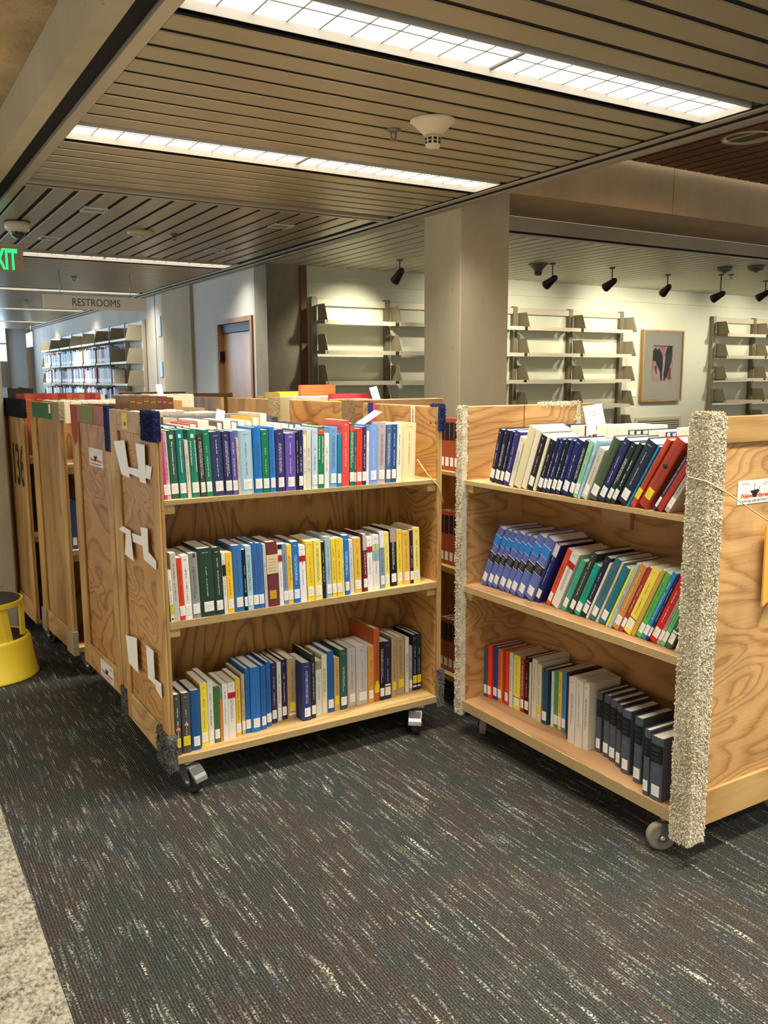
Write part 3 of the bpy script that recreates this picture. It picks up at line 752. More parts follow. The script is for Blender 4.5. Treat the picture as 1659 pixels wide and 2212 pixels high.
# ---------------------------------------------------------------- book trolleys
def carpet_pad(mb, x0, x1, y0, y1, z0, z1, amp, R, seg=0.012):
    """padded box whose surface is roughened"""
    nx = max(2, int((x1-x0)/seg)); ny = max(2, int((y1-y0)/seg)); nz = max(2, int((z1-z0)/seg))
    def face(f, nu, nv):
        o = []
        for i in range(nu+1):
            for j in range(nv+1): o.append(f(i/nu, j/nv))
        vs = []
        for p in o:
            v = Vector(p); nn = mnoise.noise_vector(v*70)+0.5*mnoise.noise_vector(v*160)
            vs.append(v+nn*amp)
        mb.add(vs, [(i*(nv+1)+j, (i+1)*(nv+1)+j, (i+1)*(nv+1)+j+1, i*(nv+1)+j+1) for i in range(nu) for j in range(nv)], None, True)
    L = lambda a, b, t: a+(b-a)*t
    face(lambda u, v: (L(x0, x1, u), y0, L(z0, z1, v)), nx, nz); face(lambda u, v: (L(x0, x1, u), y1, L(z0, z1, v)), nx, nz)
    face(lambda u, v: (x0, L(y0, y1, u), L(z0, z1, v)), ny, nz); face(lambda u, v: (x1, L(y0, y1, u), L(z0, z1, v)), ny, nz)
    face(lambda u, v: (L(x0, x1, u), L(y0, y1, v), z0), nx, ny); face(lambda u, v: (L(x0, x1, u), L(y0, y1, v), z1), nx, ny)
def tufts(n, x0, x1, y0, y1, z0, z1, R, ln=0.009, w_=0.0018, faces='xXyYzZ'):
    """yarn ends standing off a pad"""
    mb = MB(); A = {'x': (y1-y0)*(z1-z0), 'X': (y1-y0)*(z1-z0), 'y': (x1-x0)*(z1-z0), 'Y': (x1-x0)*(z1-z0), 'z': (x1-x0)*(y1-y0), 'Z': (x1-x0)*(y1-y0)}
    tot = sum(A[f] for f in faces)
    for f in faces:
        for k in range(int(n*A[f]/tot)):
            x, y, z = R.uniform(x0, x1), R.uniform(y0, y1), R.uniform(z0, z1)
            if f == 'x': x = x0
            if f == 'X': x = x1
            if f == 'y': y = y0
            if f == 'Y': y = y1
            if f == 'z': z = z0
            if f == 'Z': z = z1
            nrm = Vector({'x': (-1, 0, 0), 'X': (1, 0, 0), 'y': (0, -1, 0), 'Y': (0, 1, 0), 'z': (0, 0, -1), 'Z': (0, 0, 1)}[f])
            d = (nrm+Vector((R.gauss(0, .7), R.gauss(0, .7), R.gauss(-.2, .7)))).normalized()*ln*R.uniform(.5, 1.2)
            s_ = nrm.cross(d); s_ = (s_.normalized() if s_.length > 1e-6 else nrm.orthogonal())*w_
            p = Vector((x, y, z)); m1 = p+d*0.55+nrm*ln*0.1; e = p+d+Vector((R.gauss(0, .3), R.gauss(0, .3), R.gauss(-.3, .3)))*ln*0.5
            mb.add([p-s_, p+s_, m1+s_, m1-s_, e+s_*0.6, e-s_*0.6], [(0, 1, 2, 3), (3, 2, 4, 5)])
    return mb
def pad(parent, x0, x1, y0, y1, z0, z1, m, label=None, n=900, ln=0.006, amp=0.0015, seed=1, w_=0.0012):
    R = random.Random(seed); mb = MB(); carpet_pad(mb, x0, x1, y0, y1, z0, z1, amp, R)
    o = mb.build('carpet_pad', m, parent, fix=True)
    if label: o['label'] = label
    t_ = tufts(n, x0, x1, y0, y1, z0, z1, R, ln, w_, 'xyYzZ' if x0 < 0.1 else 'XyYzZ').build('pile', m, o, fix=False, kind='stuff')
    return o
def caster(parent, x, y, ang, brake=True, wheel_m=None, h=0.12):
    wheel_m = wheel_m or RUBK
    c = MB(); ca, sa = math.cos(ang), math.sin(ang)
    mt = Matrix.Translation((x, y, 0)) @ Matrix.Rotation(ang, 4, 'Z')
    body = MB()
    body.bbox(-0.045, 0.045, -0.035, 0.035, h-0.006, h-0.001, r=0.001)
    body.lathe([(0, h-0.024), (0.026, h-0.024), (0.03, h-0.014), (0.024, h-0.006), (0, h-0.006)], seg=18)
    for s_ in (-1, 1):
        body.prism([(-0.028, h-0.016), (0.03, h-0.016), (0.052, 0.040), (0.040, 0.030), (0.024, 0.034)], 'y', s_*0.0215-0.0015, s_*0.0215+0.0015)
    body.box(-0.028, 0.03, -0.023, 0.023, h-0.022, h-0.016)
    body.v = [tuple(mt @ Vector(v)) for v in body.v]
    o = body.build('caster', GREYM, parent)
    wl = MB(); wr = 0.045
    wl.lathe([(0.0, -0.016), (0.018, -0.016), (0.024, -0.012), (0.034, -0.014), (wr-0.002, -0.014), (wr, -0.010), (wr, 0.010), (wr-0.002, 0.014), (0.034, 0.014), (0.024, 0.012), (0.018, 0.016), (0, 0.016)], (0.036, 0, wr), ax='y', seg=30)
    wl.v = [tuple(mt @ Vector(v)) for v in wl.v]; wl.build('wheel', wheel_m, o)
    ax = MB(); ax.lathe([(0, -0.028), (0.008, -0.028), (0.008, 0.028), (0, 0.028)], (0.036, 0, wr), ax='y', seg=12)
    ax.v = [tuple(mt @ Vector(v)) for v in ax.v]; ax.build('axle_bolt', STEEL, o)
    if brake:
        b = MB()
        pts = [(0.02, h-0.014), (0.052, h-0.018), (0.084, h-0.052), (0.090, h-0.066), (0.083, h-0.066), (0.048, h-0.026), (0.02, h-0.022)]
        b.prism(pts, 'y', -0.027, 0.027)
        for q in range(5):
            u_ = q/5; px, pz = 0.055+0.02*u_, h-0.020-0.022*u_
            b.box(px, px+0.003, -0.024, 0.024, pz-0.002, pz+0.002)
        b.v = [tuple(mt @ Vector(v)) for v in b.v]; b.build('brake_pedal', mat('9a9a96', 0.35, 0.6, key='pedal_metal'), o)
    return o
def trolley(label, loc, rz, L=1.185, D=0.613, zt=(1.084, 0.652, 0.148), zb=0.122, top=1.382, bt=None, pm=None, rail_l=None, front_edge=None, shelf_m=None, in_m=None, far_detail=True, casters=((0.068, 0.045, 'f'), (1.09, 0.045, 'a'), (0.1, 0.54, 'n'), (1.08, 0.54, 'n')), wheel_m=None, group=None):
    t = thing('book_trolley', label, 'book trolley', loc, rz, group)
    pm = pm or W_PANEL; shelf_m = shelf_m or W_SHELF; in_m = in_m or W_IN
    T = 0.022
    for sd, x_out, x_in in ((0, 0.0, T), (1, L, L-T)):
        sg_ = 1 if sd == 0 else -1
        pa, pb = sorted((x_out+sg_*0.010, x_in))
        ep = MB(); ep.box(pa, pb, 0.012, D-0.012, zb+0.002, top-0.003); e = ep.build('end_panel', pm, t)
        fa, fb_ = sorted((x_out, x_out+sg_*0.010))
        MB().bbox(fa, fb_ , 0.0, 0.070, zb, top, r=0.0025).build('stile', W_STILE, e)
        MB().bbox(fa, fb_, D-0.110, D, zb, top, r=0.0025).build('stile', W_STILE, e)
        MB().bbox(fa, fb_, 0.0705, D-0.1105, top-0.080, top, r=0.0025).build('top_rail', rail_l if (rail_l and sd == 0) else W_RAIL, e)
        MB().bbox(fa, fb_, 0.0705, D-0.1105, zb, zb+0.115, r=0.0025).build('bottom_rail', W_RAIL, e)
        pa, pb = sorted((x_out+sg_*0.0105, x_in))
        MB().bbox(pa, pb, 0.0, 0.0115, zb, top, r=0.002).build('front_edge', EDGEV, e)
        MB().bbox(pa, pb, D-0.0115, D, zb, top, r=0.002).build('rear_edge', EDGEV, e)
    MB().box(T, L-T, D/2-0.006, D/2+0.006, zb+0.01, 1.27).build('divider', in_m, t)
    bt = bt if bt is not None else zt[2]-zb
    for z, th in ((zt[0], 0.016), (zt[1], 0.026)):
        for y0, y1 in ((0.0, D/2-0.0065), (D/2+0.0065, D)):
            s_ = MB().box(T+0.0003, L-T-0.0003, y0+0.004, y1-0.004, z-th, z).build('shelf', shelf_m, t)
            ye = (y0, y0+0.0038) if y0 == 0 else (y1-0.0038, y1)
            MB().box(T+0.0003, L-T-0.0003, ye[0], ye[1], z-th, z).build('shelf_edge', EDGE, s_)
            for xa in (T+0.0005, L-T-0.0405):
                MB().bbox(xa, xa+0.040, y0+0.014, y1-0.02, z-th-0.034, z-th-0.0005, r=0.002).build('cleat', W_SHELF, s_)
    s_ = MB().box(T+0.0003, L-T-0.0003, 0.004, D-0.004, zt[2]-bt, zt[2]).build('bottom_shelf', shelf_m, t)
    MB().box(T+0.0003, L-T-0.0003, 0.0, 0.0038, zt[2]-bt, zt[2]).build('shelf_edge', EDGE, s_)
    MB().box(T+0.0003, L-T-0.0003, D-0.0038, D, zt[2]-bt, zt[2]).build('shelf_edge', EDGE, s_)
    for x, y, k in casters:
        an = {'f': -1.15, 'n': 0.4, 'a': -2.25, 'b': 2.48, 's': -2.12}[k]
        caster(t, x, y, an, brake=(k in 'fa'), wheel_m=wheel_m, h=zb-0.001)
    return t
def sticker(parent, x, y0, y1, z0, z1, text=True, axis='x', sz=1.0, full=None):
    """moving-company sticker: red two-word name with a black ship, grey line below. Lies on the plane x (facing -x) or y (facing -y)"""
    ps = MB()
    if axis == 'x': ps.box(x-0.0006, x, y0, y1, z0, z1)
    else: ps.box(y0, y1, x-0.0006, x, z0, z1)
    o = ps.build('sticker', mat('e6e4de', 0.5), parent)
    wd = y1-y0; h = z1-z0
    # local frame: u along the reading direction, v up
    if axis == 'x': base = Matrix(((0, 0, -1, x-0.001), (-1, 0, 0, y1), (0, 1, 0, z0), (0, 0, 0, 1)))
    else: base = Matrix(((1, 0, 0, y0), (0, 0, -1, x-0.001), (0, 1, 0, z0), (0, 0, 0, 1)))
    ORG = mat('e0472a', 0.6)
    put_text('lettering', 'New  Haven', h*0.27, ORG, o, base @ Matrix.Translation((wd*0.08, h*0.26, 0.0002)) @ Matrix.Scale(wd*0.86/(h*0.27*5.25), 4, (1, 0, 0)), shear=0.25, bold=0.0006)
    put_text('lettering', 'moving equipment', h*0.155, INK, o, base @ Matrix.Translation((wd*0.07, h*0.09, 0.0002)) @ Matrix.Scale(wd*0.86/(h*0.155*8.3), 4, (1, 0, 0)), shear=0.25)
    s_ = MB()
    def P(pts): s_.add([tuple(base @ Vector((wd*a, h*b, 0.0004))) for a, b in pts], [tuple(range(len(pts)))])
    P([(0.34, .55), (0.44, .56), (0.47, .60), (0.50, .56), (0.55, .62), (0.60, .50), (0.54, .40), (0.52, .27), (0.42, .27), (0.40, .42)])
    for c_, hh in ((0.46, 0.80), (0.60, 0.68)): P([(c_-0.004, .5), (c_+0.004, .5), (c_+0.004, hh), (c_-0.004, hh)])
    for c_, hh in ((0.46, 0.80), (0.60, 0.68)): P([(c_-0.012, hh), (c_+0.012, hh), (c_+0.012, hh+.03), (c_-0.012, hh+.03)])
    s_.build('emblem', INK, o, fix=False)
    g = MB(); g2 = MB()
    rr = random.Random(3)
    glyphs(g2, wd*0.12, wd*0.30, h*0.84, h*0.88, 0, False, 0.0016, None, rr); glyphs(g2, wd*0.72, wd*0.93, h*0.84, h*0.88, 0, False, 0.0016, None, rr); glyphs(g2, wd*0.68, wd*0.93, h*0.76, h*0.79, 0, False, 0.0016, None, rr)
    g2.v = [tuple(base @ Vector((v[0], v[2], 0.0003))) for v in g2.v]; g2.build('small_print', INKG, o, fix=False)
    return o

D_ = 0.613
# --- trolley A, left front
TA = trolley('plywood book trolley at left front with blue carpet corner pads', (0.850, 2.887, 0), 0, D=0.613)
pad(TA, -0.006, 0.0170, -0.010, 0.150, 1.288, 1.389, FL_BLUE, 'navy carpet corner pad', 2600, 0.004, seed=2)
pad(TA, 1.1635, 1.192, -0.010, 0.06, 1.286, 1.389, FL_BLUE, 'navy carpet corner pad', 1800, 0.005, seed=3)
pad(TA, -0.006, 0.027, -0.010, 0.125, 0.105, 0.235, FL_GREY, 'grey carpet corner pad', 2600, 0.008, seed=4)
pad(TA, 1.1635, 1.192, -0.010, 0.06, 0.110, 0.270, FL_GREY, 'grey carpet corner pad', 1900, 0.007, seed=5)
pad(TA, -0.008, 0.02, 0.560, 0.625, 0.100, 0.235, FL_GREY, 'grey carpet corner pad', 1500, 0.006, seed=6)
def poly_on_x(parent, name, pts, x, m, thick=0.0006):
    mb = MB(); n = len(pts)
    vs = [(x, a, b) for a, b in pts]+[(x-thick, a, b) for a, b in pts]
    mb.add(vs, [tuple(range(n)), tuple(range(2*n-1, n-1, -1))]+[(i, (i+1) % n, n+(i+1) % n, n+i) for i in range(n)])
    return mb.build(name, m, parent)
for ti, (rec, pts) in enumerate([(0, [(3.4434, 1.2569), (3.2826, 1.2701), (3.2312, 1.131), (3.3529, 1.1353)]), (0, [(3.1307, 1.269), (3.0128, 1.2698), (3.0188, 1.1318), (3.092, 1.131)]), (0, [(3.2556, 1.1724), (3.0869, 1.1768), (3.0805, 1.1456), (3.2278, 1.1487)]), (0, [(3.0016, 1.2007), (2.9297, 1.1987), (2.9563, 1.1528), (3.0151, 1.1536)]), (0, [(3.4264, 0.9081), (3.3627, 0.9304), (3.2495, 0.929), (3.2254, 0.8148), (3.35, 0.8199), (3.3199, 0.9057)]), (0, [(3.2274, 0.9235), (3.0478, 0.934), (3.0537, 0.8981), (3.2179, 0.8912)]), (0, [(3.1023, 0.964), (3.0119, 0.9731), (3.0132, 0.8878), (2.9225, 0.8698), (2.9274, 0.8375), (3.0779, 0.8485)]), (0, [(3.3967, 0.4808), (3.2304, 0.5119), (3.2309, 0.3703), (3.3648, 0.3716)]), (0, [(3.1001, 0.5189), (3.0065, 0.5221), (3.0048, 0.3935), (3.0937, 0.3932)]), (0, [(3.0024, 0.4167), (2.9232, 0.4237), (2.924, 0.3662), (2.9922, 0.3792)])]):
    poly_on_x(TA, 'tape', [(a-2.887, b) for a, b in pts], -0.0005-0.0008*ti, TAPE, 0.0006)
ys = poly_on_x(TA, 'yellow_label', [(0.340, 1.313), (0.420, 1.313), (0.420, 1.374), (0.340, 1.374)], -0.0004, mat('e8cf4a', 0.6))
MB().box(-0.0014, -0.0011, 0.36, 0.395, 1.325, 1.340).build('code_block', mat('8a7a30', 0.7), ys)
# twine across the shelf front at the right
def twine(parent, pts, label='cream twine'):
    o = MB().tube(pts, 0.0022, seg=6).build('twine', mat('d9cba0', 0.9), parent); o['label'] = label; return o
twine(TA, [(1.069, 0.010, 1.17), (1.11, 0.0, 1.11), (1.165, -0.006, 1.055), (1.187, -0.006, 0.985)])
poly = MB().box(1.1605, 1.163, 0.17, 0.20, 1.30, 1.379).build('paper_slip', mat('e6dcc0', 0.7), TA)
gs = MB(); glyphs(gs, 0.18, 0.19, 1.31, 1.37, 0, True, 0.003)
gs.v = [(1.1602, v[0], v[2]) for v in gs.v]; gs.build('small_print', INK, poly, fix=False)
tg = MB().box(1.1605, 1.163, 0.50, 0.56, 1.30, 1.385).build('flag_tag', mat('e83cb4', 0.6), TA); tg['label'] = 'magenta and navy tag'
MB().box(1.1595, 1.1603, 0.515, 0.56, 1.325, 1.385).build('tag_patch', mat('2f2a6a', 0.7), tg)

# --- trolley B, right front, open side facing left
TB = trolley('plywood book trolley at right front with shaggy cream carpet on its corner posts', (2.063, 2.795, 0), -math.pi/2, D=0.62, zt=(1.088, 0.655, 0.158), zb=0.118, top=1.384,
             pm=W_PANELB, shelf_m=W_SHELFR, in_m=W_INH, casters=((0.075, 0.07, 'b'), (1.082, 0.051, 's'), (0.1, 0.54, 'n'), (1.08, 0.54, 'n')), wheel_m=RUBBER)
pad(TB, 1.132, 1.203, -0.024, -0.004, 0.085, 1.378, FL_CREAM, 'shaggy cream carpet strip', 24000, 0.0048, 0.004, seed=8, w_=0.0022)
pad(TB, 1.186, 1.204, -0.0035, 0.046, 0.088, 1.384, FL_CREAM, 'shaggy cream carpet strip', 17000, 0.0048, 0.004, seed=28, w_=0.0022)
pad(TB, 1.140, 1.198, -0.020, 0.044, 1.3845, 1.394, FL_CREAM, 'shaggy cream carpet scrap', 2500, 0.0055, 0.003, seed=29, w_=0.0022)
MB().bbox(0.50, 0.64, 0.285, 0.303, 0.948, 1.04, r=0.002).build('centre_block', W_SHELFR, TB)
MB().box(0.0222, 0.0232, D_/2-0.001, D_/2+0.002, 1.272, 1.383).build('panel_joint', mat('5c3c1c', 0.8), TB)
pad(TB, -0.012, 0.026, -0.014, 0.012, 0.10, 1.385, FL_CREAM, 'shaggy cream carpet strip', 6000, 0.006, 0.003, seed=9, w_=0.0018)
pad(TB, -0.008, 0.024, 0.60, 0.626, 1.25, 1.388, FL_CREAM, 'shaggy cream carpet scrap', 1200, 0.010, 0.003, seed=10, w_=0.002)
pad(TB, -0.004, 0.024, 0.40, 0.60, 1.378, 1.388, FL_CREAM, 'shaggy cream carpet scrap', 1200, 0.008, 0.002, seed=11, w_=0.0018)
def st_b():
    # sticker on the near end (local +x side), facing local +x
    mt = Matrix.Translation((1.1865, 0, 0)) @ Matrix(((0, -1, 0, 0), (1, 0, 0, 0), (0, 0, 1, 0), (0, 0, 0, 1)))
    h = bpy.data.objects.new('sticker_holder', None)
    o = sticker(TB, 0, 0.150, 0.320, 1.118, 1.190, axis='y')
    # axis 'y' sticker lies on y=0 plane facing -y; turn it so that it lies on the recessed end panel facing +x
    o.matrix_local = Matrix.Translation((1.1765, 0, 0)) @ Matrix.Rotation(math.pi/2, 4, 'Z')
    bpy.data.objects.remove(h)
st_b()
def envelope():
    e = MB(); pts = [(0.268, 0.795), (0.46, 0.885), (0.46, 1.075), (0.265, 1.045)]
    vs = [(1.196, a, b) for a, b in pts]+[(1.202, a, b) for a, b in pts]
    e.add(vs, [(0, 1, 2, 3), (7, 6, 5, 4), (0, 1, 5, 4), (1, 2, 6, 5), (2, 3, 7, 6), (3, 0, 4, 7)])
    o = e.build('envelope', mat('e6b04a', 0.6)); o.matrix_world = TB.matrix_basis @ Matrix.Identity(4)
    tag(o, 'yellow paper envelope hanging by twine on the right trolley end panel', 'envelope')
    p = MB(); 
    for a0, a1, b0, b1 in ((0.335, 0.338, 0.935, 0.965), (0.338, 0.45, 0.935, 0.938), (0.338, 0.45, 0.962, 0.965), (0.335, 0.345, 0.905, 0.908), (0.335, 0.36, 0.895, 0.897)):
        p.box(1.2022, 1.2026, a0, a1, b0, b1)
    p.build('printed_box', INK, o)
    c = MB(); c.box(1.2022, 1.2026, 0.268, 0.36, 1.030, 1.040); c.build('clear_tape', mat('d9c2a0', 0.3), o)
    return o
envelope()
tw = twine(TB, [(1.130, -0.016, 1.214), (1.145, -0.034, 1.212), (1.205, -0.03, 1.205), (1.21, 0.06, 1.165), (1.206, 0.275, 1.058), (1.206, 0.46, 1.075)])

# --- trolleys behind
RED = plywood('red_painted_rail', 'c05a38', '8e4226', 'y', 5, low=2.0, stain=0.2)
TC = trolley('plywood book trolley second in the left row with red and green painted rail', (0.884, 3.655, 0), math.radians(2.5), pm=W_PANELC, rail_l=RED)
poly_on_x(TC, 'paint_patch', [(0.24, 1.304), (0.42, 1.304), (0.44, 1.38), (0.22, 1.38)], -0.0004, mat('7f8a52', 0.8))
poly_on_x(TC, 'paint_patch', [(0.505, 1.22), (0.555, 1.19), (0.60, 1.25), (0.61, 1.381), (0.505, 1.381)], -0.0006, mat('a8452e', 0.8))
pad(TC, -0.005, 0.024, -0.008, 0.05, 1.20, 1.388, FL_BLUE, 'navy carpet corner pad', 900, 0.003, seed=12)
sticker(TC, 0.0098, 0.15, 0.36, 1.115, 1.195, axis='x')
sticker(TC, -0.0006, 0.13, 0.33, 0.135, 0.215, axis='x')
TD = trolley('plain plywood book trolley third in the left row with green tape on its top rail', (0.835, 4.405, 0), math.radians(3.5), pm=W_GREY)
poly_on_x(TD, 'green_tape', [(0.13, 1.30), (0.55, 1.30), (0.55, 1.38), (0.13, 1.38)], -0.0008, FL_GREEN)
poly_on_x(TD, 'paper_label', [(0.16, 1.33), (0.20, 1.33), (0.20, 1.375), (0.16, 1.375)], -0.0018, WHITE)
FL_TAN = fuzzy('tan_pile', 'b8ab8a', '8f8262')
pad(TD, -0.006, 0.0215, -0.010, 0.12, 1.300, 1.389, FL_TAN, 'tan carpet corner pad', 900, 0.002, seed=13)
pad(TD, -0.006, 0.0215, -0.010, 0.12, 0.112, 0.235, FL_TAN, 'tan carpet corner pad', 900, 0.002, seed=14)
pad(TD, -0.006, 0.0215, 0.52, 0.625, 0.112, 0.235, FL_TAN, 'tan carpet corner pad', 600, 0.002, seed=15)
TE = trolley('worn grey plywood book trolley stencilled 136 beside the concrete pillar', (0.765, 5.065, 0), math.radians(2.5), pm=W_GREY)
pad(TE, -0.006, 0.0215, -0.010, 0.625, 1.290, 1.389, fuzzy('black_pile', '22262a', '0c0e10'), 'black carpet top wrap', 1500, 0.002, seed=16)
put_text('stencilled_number', '136', 0.33, mat('191512', 0.8), TE, Matrix(((0, 0, -1, 0.0085), (-1, 0, 0, 0.09), (0, 1, 0, 0.90), (0, 0, 0, 1))) @ Matrix.Scale(0.66, 4, (1, 0, 0)), bold=0.006, align='RIGHT')
TG = trolley('plywood book trolley fifth in the left row behind the pillar', (0.80, 5.95, 0), 0, pm=W_GREY)
TK = trolley('plywood book trolley farthest back, turned end-on', (1.99, 7.82, 0), -math.pi/2, pm=W_OLD)
TF = trolley('book trolley of brown bound volumes glimpsed between the two front trolleys', (2.215, 4.02, 0), -math.pi/2, pm=W_OLD)
TH = trolley('book trolley behind the left row with tall yellow and orange books on top', (2.215, 5.24, 0), -math.pi/2, pm=W_OLD)
pad(TC, 1.160, 1.20, -0.008, 0.05, 1.20, 1.389, fuzzy('frayed_pile', 'a08868', '5c4a34'), 'frayed brown corner', 900, 0.003, seed=17)
pad(TD, 1.160, 1.20, -0.008, 0.06, 1.10, 1.389, fuzzy('tan_speckle_pile', 'b8a888', '5a4c38'), 'speckled corner pad', 900, 0.003, seed=18)

# ---------------------------------------------------------------- books
A1 = [(882,11.4,2913,-2.3,225,'d6258c','w'), (893,14.1,2918,-2.2,234,'bdbcae','kw'), (908,30.9,2920,-2.3,238,'2f5e4c','tws'),
      (939,26.9,2917,-2.3,240,'12807b','tws'), (966,14,2915,-2.3,204,'ddd5bd','kP'), (981,30.3,2913,-2.3,239,'1f8468','tws'),
      (1012,20.8,2910,-2.3,222,'4a3b3a','tw'), (1033,23.5,2908,-2.3,237,'12805c','twP'), (1057,44.4,2905,-2.3,229,'2e3a63','tw'),
      (1102,28,2902,-2.3,229,'34346b','tw'), (1130,18.1,2900,-2,229,'5a5aa0','twP'), (1149,9,2898,-1.7,205,'cfb9b3','kP'),
      (1158,50.9,2896,-1.3,230,'a9c8d6','kw'), (1210,32.4,2892,-1,240,'1c74c8','kw'), (1242,27,2892,-0.9,230,'15794f','twP'),
      (1271,22.5,2892,-0.7,238,'2c78cc','kw'), (1296,35,2892,-0.4,228,'36326b','tw'), (1333,41.1,2892,-0.1,214,'6450a8','twP'),
      (1375,10.6,2892,0.3,217,'1a1526','tP'), (1386,16.8,2892,0.6,225,'22245a','twP'), (1404,13.5,2892,0.7,203,'e6e2cc','kP'),
      (1418,17.5,2892,0.9,222,'dcd6c4','kP'), (1439,24.5,2892,1,228,'bcd3e2','kwP'), (1464,26.7,2892,1,234,'1c7c4c','twPc'),
      (1492,19.5,2892,1,208,'e9e7dc','kP'), (1512,35.8,2892,1.1,230,'6fa3d6','kw'), (1549,15.7,2892,1.1,203,'1e86a4','kwP'),
      (1567,32.2,2892,1.1,254,'d9504a','tP'), (1602,19,2892,1.1,242,'1f7a48','twPc'), (1622,8.5,2892,1.1,213,'4a5a78','twP'),
      (1632,24.7,2892,1.1,221,'e83a1c','kwP'), (1658,17.1,2892,1.1,227,'3a2a60','twP'), (1676,10.8,2892,1.2,209,'eeeeea','kP'),
      (1688,38.2,2892,1.6,232,'7c9fdc','tw'), (1727,36.9,2893,1.6,241,'b4abac','kw'), (1767,23.9,2895,1.6,231,'51658f','twP'),
      (1793,24.1,2897,1.6,231,'1d4f88','twP'), (1819,23.4,2899,1.6,234,'e6e0c0','kP'), (1846,65.9,2902,1.6,234,'e2d6a2','kn')]
A2 = [(879,13.1,2892,-2,188,'e8e6da','kPv'), (892,21,2892,-2,246,'c9c2b0','kP'), (914,18.2,2892,-2,227,'df3d22','kwP'),
      (932,25.5,2892,-2,233,'eceae2','kwP'), (959,31.1,2892,-2,238,'8f918f','kwm'), (991,56,2892,-2,251,'22402f','twd'),
      (1047,29.9,2892,-1.9,249,'22402f','twd'), (1078,13.3,2892,-1.7,228,'e4e2da','kPu'), (1092,24.5,2892,-1.6,226,'f4c534','kwP'),
      (1118,38.4,2892,-1.6,248,'3a6fae','kw'), (1157,12,2892,-1.6,230,'14181c','twP'), (1170,22.3,2892,-1.6,242,'a8d0de','kwP'),
      (1193,20.3,2892,-1.6,250,'2f66a8','kw'), (1213,23.7,2892,-1.6,248,'2f6cb0','kw'), (1238,11.9,2892,-1.6,242,'c2c4c8','kP'),
      (1251,46,2892,-1.6,247,'6e2f33','nl'), (1298,16.2,2892,-1.6,235,'efece8','krPb'), (1315,18.5,2892,-1.6,234,'7d92a8','kwP'),
      (1334,20.5,2892,-1.6,229,'f0c440','kwP'), (1356,27.8,2892,-1.6,238,'2470bc','twP'), (1386,26.6,2896,-1.6,219,'eeece6','krP'),
      (1417,30.6,2897,-1.6,233,'f3d23c','kwP'), (1448,30.1,2892,-1.6,234,'f2e070','kwP'), (1479,14.4,2892,-1.6,225,'23211f','tP'),
      (1496,25.5,2892,-1.6,243,'a3bcc4','kw'), (1522,18.6,2892,-1.6,232,'efce3a','kwP'), (1543,25.1,2893,-1.6,233,'ecca3a','kwP'),
      (1569,8.4,2895,-1.6,228,'e8dc8a','kP'), (1580,21.7,2896,-1.6,239,'2470bc','twP'), (1604,17.8,2898,-1.6,219,'d8d6c6','kP'),
      (1626,32.3,2901,-1.6,223,'e2b848','kwP'), (1660,8.7,2904,-1.6,232,'3c1216','n'), (1670,17.4,2905,-1.6,234,'6e2420','twPe'),
      (1689,25,2906,-1.6,220,'eeebe4','krP'), (1716,30.7,2908,-1.6,224,'e3e1d6','kPq'), (1751,22.5,2911,-1.6,234,'8195ac','kwPe'),
      (1776,22.7,2915,-1.6,230,'f0e068','kwP'), (1807,28.6,2920,-1.6,237,'191313','twPf'), (1839,26.2,2922,-1.6,232,'f0cf46','kwP'),
      (1866,34.8,2920,-1.6,223,'e6b84a','kwP'), (1901,15.9,2918,-1.6,226,'3a1a3c','twP'), (1917,31.6,2917,-1.6,234,'f0e070','kwP')]
A3 = [(877.5,23.2,2903,0,231,'4c4c48','tyo'), (906,32.6,2908,0,229,'4c4c48','tyo2'), (942,36.4,2914,0,230,'1c5590','kw'),
      (984,26.7,2927,0,244,'f0d848','kwP'), (1015,21.3,2936,0,246,'dcdcd4','kwP'), (1037,23.8,2936,0,221,'41713a','kwP'),
      (1061.2,9.8,2936,0,214,'e07c2c','nPg'), (1073,20.7,2938,0,223,'e8e4de','kP'), (1096,29.3,2942,0,223,'e6e2da','krP'),
      (1129,19.4,2947,0,229,'e8bc38','kwP'), (1155,13.9,2955,0,239,'b8b098','kwP'), (1172,19.6,2957,0,258,'2668b0','kw'),
      (1192,40,2951,0,259,'2a74c0','kw'), (1235,22,2955,0,259,'2a68ae','kw'), (1265,19.7,2972,0,263,'2a68ae','kw'),
      (1295,23.4,2993,0,247,'2e2c5c','tw'), (1325,18.5,3004,0,243,'dfd9cc','kwP'), (1345,22.4,3005,0,249,'24214a','tw'),
      (1369,37.8,2999,0,249,'b0986c','kyz'), (1407.2,39.6,2945,0,241,'303a74','tw'), (1451,17.8,2952,0,267,'2e3020','tw'),
      (1477,26.4,2966,0,232,'dcdad2','kPh'), (1509,23.8,2975,0,248,'e6dfb8','kP'), (1534,29.6,2973,0,258,'1f5fa8','kw'),
      (1564,23.7,2971,0,226,'c8a468','kyP'), (1592,32.7,2972,0,255,'2c5d4c','tw'), (1634,39.6,2985,0,252,'bdbbb8','kw'),
      (1674,54.4,2981,0,250,'bfbdba','kw'), (1729,25.9,2978,0,248,'dca04e','kwP'), (1755.3,28.1,2975,0,317,'bc5a2a','kyi'),
      (1784,19.3,2974,0,257,'1c181e','twP'), (1805,34.3,2975,0,254,'1c1e44','twz'), (1845,24.8,2980,0,265,'b39c72','ky'),
      (1877,41.1,2991,0,255,'b39c72','ky'), (1923.4,19.4,2997,0,246,'dcd9c8','kP'), (1945.8,14.1,2998,0,205,'a6a8b2','kwP'),
      (1963.2,23.6,2999,0,252,'18202e','tyz'), (1987.8,19.6,3000,0,252,'16282e','tyz')]
